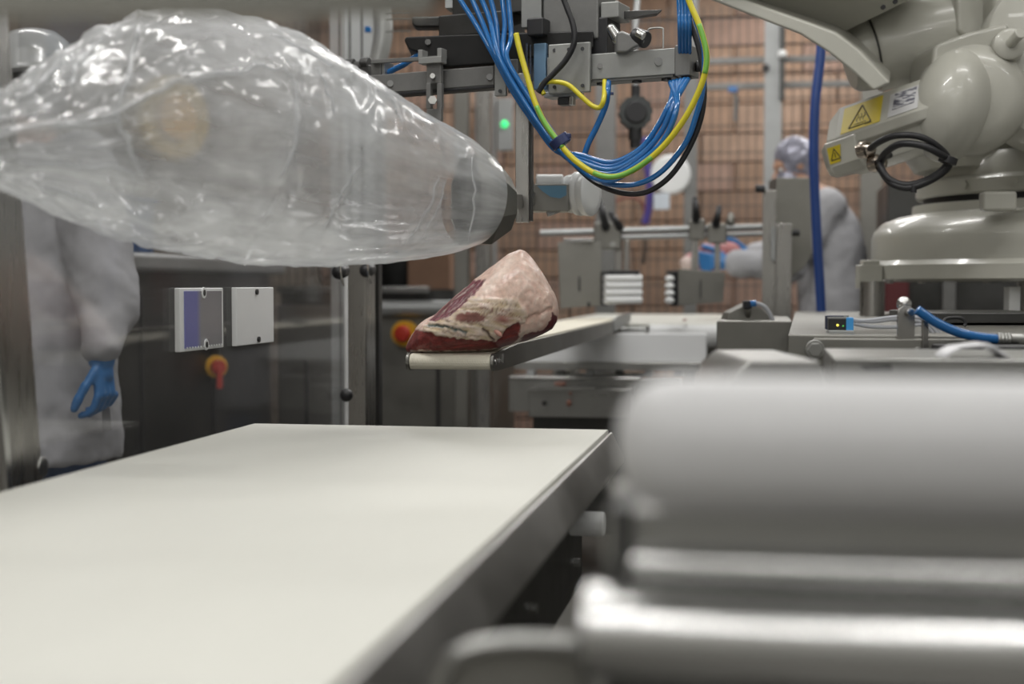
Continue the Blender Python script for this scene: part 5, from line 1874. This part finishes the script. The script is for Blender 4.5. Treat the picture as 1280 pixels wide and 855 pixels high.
# dark cabinet and post seen under the robot
q0, q1 = P(1108, 352, 6.2), P(1330, 352, 6.2)
t = thing('dark_cabinet', 'dark machine cabinet seen through the gap under the robot base', 'cabinet', ((q0.x + q1.x) / 2, q0.y + 0.3, 0))
MB().box(((q0.x + q1.x) / 2, q0.y + 0.3, 0.80), (q1.x - q0.x, 0.6, 1.6)).build('body', DARKST, t, 0.006)
q = P(1186, 352, 6.15)
MB().box((q.x, q.y, 0.80), (0.055, 0.05, 1.6)).build('door_stile', GREYMET, t, 0.004)
q = P(1122, 368, 6.1)
MB().box((q.x, q.y + 0.05, 1.13), (0.10, 0.06, 0.24)).build('dark_red_cover', mat('dark_red_plastic', (0.10, 0.02, 0.022), 0.5), t, 0.01)

# ================================================================== people
def figure_mesh(name, m, parent, parts, vox, smooth_it=6, wrinkle=0.0, wscale=0.12):
    """one continuous skin grown over overlapping tapered limbs"""
    b = MB()
    for p in parts:
        if p[0] == 'c':
            b.capsule(p[1], p[2], p[3], p[4], 16)
        elif p[0] == 'b':
            b.ball(p[1], p[2], 20, p[3] if len(p) > 3 else None)
        elif p[0] == 'r':
            b.rings(p[1])
    o = b.build(name, m, parent, sharp=0)
    r = o.modifiers.new('skin', 'REMESH')
    r.mode = 'VOXEL'
    r.voxel_size = vox
    r.use_smooth_shade = True
    s = o.modifiers.new('soften', 'SMOOTH')
    s.factor = 0.5
    s.iterations = smooth_it
    if wrinkle:
        tx = bpy.data.textures.new(name + '_folds', 'CLOUDS')
        tx.noise_scale = wscale
        tx.noise_depth = 3
        dm = o.modifiers.new('folds', 'DISPLACE')
        dm.texture = tx
        dm.strength = wrinkle
        dm.mid_level = 0.5
    return o


def frame(facing):
    """forward, side (figure's left) for a heading measured from +Y"""
    f = Vector((-math.sin(facing), math.cos(facing), 0))
    return f, Vector((-f.y, f.x, 0))


def head_parts(c, f, sd, up, s=1.0):
    m = Matrix((sd, f, up)).transposed()
    g = lambda a_, b_, c_: c + sd * a_ * s + f * b_ * s + up * c_ * s
    pr = [('b', g(0, -0.012, 0.03), (0.074 * s, 0.094 * s, 0.098 * s), m), ('b', g(0, 0.028, -0.035), (0.058 * s, 0.066 * s, 0.080 * s), m),
          ('c', g(0, 0.09, 0.012), g(0, 0.112, -0.022), 0.009 * s, 0.015 * s), ('c', g(-0.022, 0.085, -0.060), g(0.022, 0.085, -0.060), 0.011 * s, 0.011 * s),
          ('c', g(-0.020, 0.084, -0.074), g(0.020, 0.084, -0.074), 0.011 * s, 0.011 * s), ('b', g(0, 0.075, -0.102), (0.024 * s, 0.022 * s, 0.018 * s), m),
          ('c', g(-0.046, 0.072, 0.030), g(-0.014, 0.086, 0.032), 0.010 * s, 0.010 * s), ('c', g(0.046, 0.072, 0.030), g(0.014, 0.086, 0.032), 0.010 * s, 0.010 * s),
          ('b', g(-0.076, -0.008, -0.002), (0.010 * s, 0.018 * s, 0.032 * s), m), ('b', g(0.076, -0.008, -0.002), (0.010 * s, 0.018 * s, 0.032 * s), m)]
    return pr, g


def eyes(g, parent):
    for s_ in (-1, 1):
        o = MB().ball(g(0.030 * s_, 0.073, 0.010), 0.0115, 12).build('eye', WHITEPL, parent)
        MB().ball(g(0.030 * s_, 0.0815, 0.010), 0.0055, 10).build('pupil', INK, o)


def hand_parts(wrist, d, palm_n, thumb, curl=0.5, s=1.0):
    """palm and five bent fingers; d points to the fingertips, palm_n out of the palm, thumb to the thumb side"""
    d, thumb = d.normalized(), thumb.normalized()
    pn = palm_n.normalized()
    pr = []
    k0 = wrist + d * 0.03 * s
    for q in (-0.6, 0.2, 1.0):
        pr.append(('c', k0 + thumb * 0.020 * q * s, wrist + d * 0.088 * s + thumb * 0.026 * q * s, 0.016 * s, 0.0135 * s))
    pr.append(('c', wrist - d * 0.03 * s, wrist + d * 0.04 * s, 0.026 * s, 0.024 * s))
    for i, (off, ln) in enumerate(((0.033, 0.072), (0.011, 0.080), (-0.011, 0.074), (-0.032, 0.058))):
        p0 = wrist + d * 0.092 * s + thumb * off * s
        ang = 0.0
        for sg, fr_ in ((0.45, 0.0105), (0.32, 0.0095), (0.23, 0.0088)):
            ang += curl * (0.9 + 0.12 * i)
            dv = d * math.cos(ang) + pn * math.sin(ang)
            p1 = p0 + dv * ln * sg * s
            pr.append(('c', p0, p1, fr_ * s, (fr_ - 0.0006) * s))
            p0 = p1
    p0 = wrist + d * 0.03 * s + thumb * 0.030 * s
    for dv, ln in (((d * 0.85 + thumb * 0.5 + pn * 0.35).normalized(), 0.045), ((d * 0.85 + thumb * 0.2 + pn * 0.45).normalized(), 0.034), ((d * 0.9 + pn * 0.5).normalized(), 0.026)):
        p1 = p0 + dv * ln * s
        pr.append(('c', p0, p1, 0.0125 * s, 0.0105 * s))
        p0 = p1
    return pr


def ell(c, f, sd, a_, b_, n=28, sq=0.85):
    return [c + sd * (a_ * math.copysign(abs(math.cos(2 * math.pi * k / n)) ** sq, math.cos(2 * math.pi * k / n))) + f * (b_ * math.copysign(abs(math.sin(2 * math.pi * k / n)) ** sq, math.sin(2 * math.pi * k / n))) for k in range(n)]


# ---- worker standing behind the clear panel, seen from behind-right
H0 = P(46, 95, 3.95)
t = thing('person', 'person in white hard hat, white coat and blue glove standing behind the clear panel', 'person', (H0.x, H0.y, 0))
f, sd = frame(math.radians(52))
hx = Vector((H0.x, H0.y, 0))
at = lambda s_, f_, z: hx + sd * s_ + f * f_ + UPZ * z
hz = H0.z - 0.02
sc_ = (hz + 0.12) / 1.82
hp, hg = head_parts(at(0, 0.03, hz), f, sd, UPZ, 1.0)
zz_ = lambda q: q * sc_
wr_r = P(127, 440, 3.78)
el_r = P(134, 385, 3.86)
sh_r = P(104, 300, 3.92)
sh_r.z = zz_(1.47)
sh_l = at(0.19, 0, zz_(1.47))
el_l = at(0.27, 0.10, zz_(1.16))
wr_l = at(0.20, 0.32, zz_(1.06))
pel = at(0, 0, zz_(0.98))
body = hp + [('c', at(0, 0, zz_(1.46)), at(0, 0.02, hz - 0.06), 0.058, 0.052), ('c', at(-0.10, 0, zz_(1.44)), at(0.10, 0, zz_(1.44)), 0.085, 0.085), ('b', at(0, 0.01, zz_(1.30)), (0.16, 0.12, 0.20)),
             ('b', at(0, 0, zz_(1.08)), (0.15, 0.115, 0.18)), ('b', at(0, 0, zz_(0.95)), (0.165, 0.12, 0.12)),
             ('c', sh_r, el_r, 0.052, 0.042), ('c', el_r, wr_r, 0.042, 0.029), ('c', sh_l, el_l, 0.052, 0.042), ('c', el_l, wr_l, 0.042, 0.029), ('c', at(-0.12, 0, zz_(1.45)), sh_r, 0.06, 0.055)]
for s_ in (-1, 1):
    body += [('c', at(0.09 * s_, 0, zz_(0.93)), at(0.10 * s_, 0.02, zz_(0.50)), 0.082, 0.056), ('c', at(0.10 * s_, 0.02, zz_(0.50)), at(0.10 * s_, 0, 0.09), 0.056, 0.042), ('c', at(0.10 * s_, -0.03, 0.045), at(0.11 * s_, 0.16, 0.035), 0.042, 0.034)]
bo = figure_mesh('body', SKIN, t, body, 0.011, 4)
eyes(hg, bo)
hem = 0.655
rsx = [ell(at(0, 0, zz_(z)), f, sd, a_, b_) for z, a_, b_ in ((1.53, 0.075, 0.07), (1.50, 0.13, 0.10), (1.46, 0.19, 0.125), (1.38, 0.205, 0.145), (1.22, 0.195, 0.15), (1.08, 0.19, 0.15), (0.95, 0.205, 0.16), (0.82, 0.215, 0.165), (hem + 0.03, 0.225, 0.17), (hem, 0.225, 0.17))]
coat = [('r', rsx), ('c', at(-0.13, 0, zz_(1.44)), sh_r, 0.10, 0.095), ('c', sh_r, el_r, 0.098, 0.088), ('c', el_r, wr_r + UPZ * 0.02, 0.088, 0.052), ('c', at(0.12, 0, zz_(1.44)), sh_l, 0.10, 0.092), ('c', sh_l, el_l, 0.090, 0.078), ('c', el_l, wr_l, 0.075, 0.05)]
co = figure_mesh('coat', COAT, t, coat, 0.011, 6, 0.035, 0.11)
fl_ = P(131, 490, 3.80)
fl2 = P(136, 538, 3.80)
MB().prism([P(124, 455, 3.84), P(131, 460, 3.84), P(141, 537, 3.84), P(128, 541, 3.84)], FWD * 0.012).build('coat_flap', COAT, co, 0.003)
gl = figure_mesh('glove', BLUEGLOVE, t, hand_parts(wr_r - UPZ * 0.015, Vector((0.02, 0.0, -1)) + RGT * 0.10, RGT * -1.0, FWD * -0.9 - RGT * 0.35, 0.50, 1.10) + [('c', wr_r - UPZ * 0.02, wr_r + UPZ * 0.015, 0.036, 0.042)], 0.005, 3)
gl = figure_mesh('glove', BLUEGLOVE, t, hand_parts(wr_l, f, UPZ * -1, -sd, 0.35, 1.1) + [('c', wr_l - f * 0.05, wr_l, 0.042, 0.034)], 0.006, 3)
tro = []
for s_ in (-1, 1):
    tro += [('c', at(0.09 * s_, 0, zz_(0.93)), at(0.10 * s_, 0.02, zz_(0.50)), 0.105, 0.092), ('c', at(0.10 * s_, 0.02, zz_(0.50)), at(0.10 * s_, 0, 0.13), 0.090, 0.078)]
figure_mesh('trousers', TROUSER, t, tro, 0.012, 5, 0.02, 0.09)
for s_ in (-1, 1):
    figure_mesh('boot', BOOT, t, [('c', at(0.10 * s_, 0, 0.07), at(0.10 * s_, 0, 0.20), 0.056, 0.064), ('c', at(0.10 * s_, -0.04, 0.052), at(0.11 * s_, 0.18, 0.046), 0.050, 0.042)], 0.008, 3)
hc = at(0, 0.01, hz + 0.015)
hat = MB().lathe([(0.112, 0.0), (0.119, 0.004), (0.119, 0.012), (0.115, 0.022), (0.112, 0.055), (0.098, 0.095), (0.070, 0.122), (0.035, 0.134), (0.0, 0.137)], hc, (UPZ + f * 0.10).normalized(), 40)
ho = hat.build('hard_hat', HATPL, t, sharp=50)
pk = [hc + f * 0.09 + sd * 0.09, hc + f * 0.15 + sd * 0.06, hc + f * 0.172, hc + f * 0.15 - sd * 0.06, hc + f * 0.09 - sd * 0.09]
MB().prism([p + UPZ * 0.004 for p in pk], UPZ * 0.006).build('peak', HATPL, ho, 0.002)
figure_mesh('hairnet', mat('dark_hairnet', (0.10, 0.10, 0.10), 0.7), t, [('b', hg(0, -0.030, 0.025), (0.082, 0.085, 0.098), Matrix((sd, f, UPZ)).transposed()), ('b', hg(0, -0.045, -0.05), (0.070, 0.06, 0.06), Matrix((sd, f, UPZ)).transposed())], 0.008, 3)
MB().tube([hg(0.078, 0.0, 0.03), hg(0.074, 0.03, -0.04), hg(0.045, 0.055, -0.105), hg(0, 0.062, -0.122), hg(-0.045, 0.055, -0.105), hg(-0.074, 0.03, -0.04), hg(-0.078, 0.0, 0.03)], 0.005, 8).build('chin_strap', BLACKPL, t)

# ---- worker bending over the far belt, reaching to the left
dw = 6.75
H1 = P(992, 208, dw)
t = thing('person', 'person in silvery hairnet and white coat bending over the far white belt', 'person', (P(1050, 400, dw).x, P(1050, 400, dw).y, 0))
f = (RGT * -1 + FWD * -0.12).normalized()
sd = Vector((-f.y, f.x, 0))
upd = (UPZ * 0.86 + f * 0.30).normalized()
fh = (f * 0.92 - UPZ * 0.38).normalized()
uh = sd.cross(fh) * -1
uh = fh.cross(sd) * (1 if fh.cross(sd).z > 0 else -1)
hp, hg = head_parts(H1, fh, sd, uh, 1.0)
nk = P(1012, 238, dw)
ch = P(1030, 272, dw)
wa = P(1044, 330, dw)
pe = P(1048, 372, dw)
side = sd
shN, shF = P(1020, 262, dw) + sd * 0.17, P(1018, 262, dw) - sd * 0.17
if (shN - CAM).length > (shF - CAM).length:
    shN, shF = shF, shN
elN, elF = P(986, 330, dw - 0.16), P(990, 318, dw + 0.14)
wrN, wrF = P(914, 329, dw - 0.12), P(938, 318, dw + 0.16)
near = (shN - shF).normalized()
gz = pe.z
body = hp + [('c', nk, H1 - uh * 0.06, 0.060, 0.052), ('c', shF, shN, 0.055, 0.055), ('b', ch, (0.12, 0.12, 0.15)), ('b', wa, (0.12, 0.12, 0.17)), ('b', pe, (0.125, 0.135, 0.13)), ('c', nk, ch, 0.06, 0.085),
             ('c', shN, elN, 0.050, 0.042), ('c', elN, wrN, 0.042, 0.030), ('c', shF, elF, 0.050, 0.042), ('c', elF, wrF, 0.042, 0.030)]
fx = Vector((pe.x, pe.y, 0))
for s_ in (-1, 1):
    hip, kn, an = pe + near * 0.09 * s_ - UPZ * 0.04, fx + near * 0.10 * s_ + f * 0.03 + UPZ * 0.52, fx + near * 0.10 * s_ + UPZ * 0.09
    body += [('c', hip, kn, 0.082, 0.056), ('c', kn, an, 0.056, 0.042), ('c', an - UPZ * 0.045 - f * 0.03, an - UPZ * 0.05 + f * 0.15, 0.042, 0.034)]
bo = figure_mesh('body', SKIN, t, body, 0.011, 4)
eyes(hg, bo)
bk = lambda c, a_, b_: ell(c, f, sd, a_, b_)
coat = [('r', [bk(nk + f * 0.0, 0.085, 0.08), bk(P(1018, 252, dw), 0.18, 0.115), bk(P(1029, 276, dw), 0.205, 0.15), bk(P(1037, 305, dw), 0.20, 0.155), bk(P(1040, 335, dw), 0.195, 0.15), bk(P(1041, 362, dw), 0.205, 0.15), bk(P(1042, 400, dw), 0.215, 0.15), bk(P(1043, 455, dw), 0.225, 0.155), bk(P(1043, 520, dw), 0.23, 0.16)]),
        ('c', shN, elN, 0.085, 0.078), ('c', elN, wrN + (elN - wrN).normalized() * 0.03, 0.088, 0.066), ('c', shF, elF, 0.085, 0.078), ('c', elF, wrF + (elF - wrF).normalized() * 0.03, 0.078, 0.06), ('c', shF, shN, 0.09, 0.09)]
figure_mesh('coat', COAT, t, coat, 0.012, 6, 0.035, 0.12)
dN = (wrN - elN).normalized()
figure_mesh('glove', BLUEGLOVE, t, hand_parts(wrN, dN, UPZ * 0.4 - near * 0.9, UPZ, 0.5, 1.1) + [('c', wrN - dN * 0.06, wrN, 0.048, 0.034)], 0.006, 3)
dF = (wrF - elF).normalized()
figure_mesh('glove', BLUEGLOVE, t, hand_parts(wrF, dF, UPZ * 0.2 + near * 0.95, UPZ, 0.45, 1.1) + [('c', wrF - dF * 0.08, wrF, 0.050, 0.036)], 0.006, 3)
tro = []
for s_ in (-1, 1):
    hip, kn, an = pe + near * 0.09 * s_ - UPZ * 0.04, fx + near * 0.10 * s_ + f * 0.03 + UPZ * 0.52, fx + near * 0.10 * s_ + UPZ * 0.12
    tro += [('c', hip, kn, 0.100, 0.085), ('c', kn, an, 0.085, 0.075)]
figure_mesh('trousers', TROUSER, t, tro, 0.012, 5, 0.02, 0.09)
for s_ in (-1, 1):
    an = fx + near * 0.10 * s_ + UPZ * 0.09
    figure_mesh('boot', BOOT, t, [('c', an - UPZ * 0.02, an + UPZ * 0.10, 0.056, 0.064), ('c', an - UPZ * 0.036 - f * 0.04, an - UPZ * 0.044 + f * 0.18, 0.050, 0.042)], 0.008, 3)
mh = Matrix((sd, fh, uh)).transposed()
figure_mesh('hairnet', HAIRNET, t, [('b', hg(0, -0.022, 0.034), (0.088, 0.102, 0.104), mh), ('b', hg(0, -0.055, -0.02), (0.076, 0.066, 0.075), mh)], 0.008, 2, 0.012, 0.03)
figure_mesh('face_mask', HAIRNET, t, [('b', hg(0, 0.055, -0.052), (0.068, 0.062, 0.066), mh)], 0.007, 2)
MB().tube([hg(0, -0.06, -0.10), hg(0.05, -0.03, -0.11), hg(0, 0.0, -0.13)], 0.02, 10).build('dark_collar', BLACKPL, t)
# cable-like dark strap: apron cord knot at the back
q = P(1068, 298, dw - 0.05)
MB().capsule(q, q + RGT * 0.02 - UPZ * 0.01, 0.022, 0.016, 12).build('blue_clip', BLUETUBE, t)
# the piece of meat in its hands
t = thing('meat_piece', 'pink piece of meat held by the bending worker', 'meat', P(880, 325, dw))
PINK = mat('pink_meat', (0.42, 0.17, 0.17), 0.4, var=0.35, vscale=14)
b = MB()
b.ball(P(890, 321, dw - 0.02), (0.075, 0.07, 0.075), 24)
b.ball(P(872, 327, dw - 0.02), (0.075, 0.06, 0.050), 24)
b.ball(P(905, 312, dw + 0.03), (0.08, 0.05, 0.04), 24)
o = b.build('meat_lump', PINK, t, sharp=0)
r = o.modifiers.new('skin', 'REMESH')
r.mode = 'VOXEL'
r.voxel_size = 0.008
r.use_smooth_shade = True
MB().ball(P(860, 329, dw - 0.05), (0.04, 0.03, 0.032), 16).build('fat_edge', mat('pale_fat', (0.62, 0.50, 0.46), 0.45), t, sharp=0)
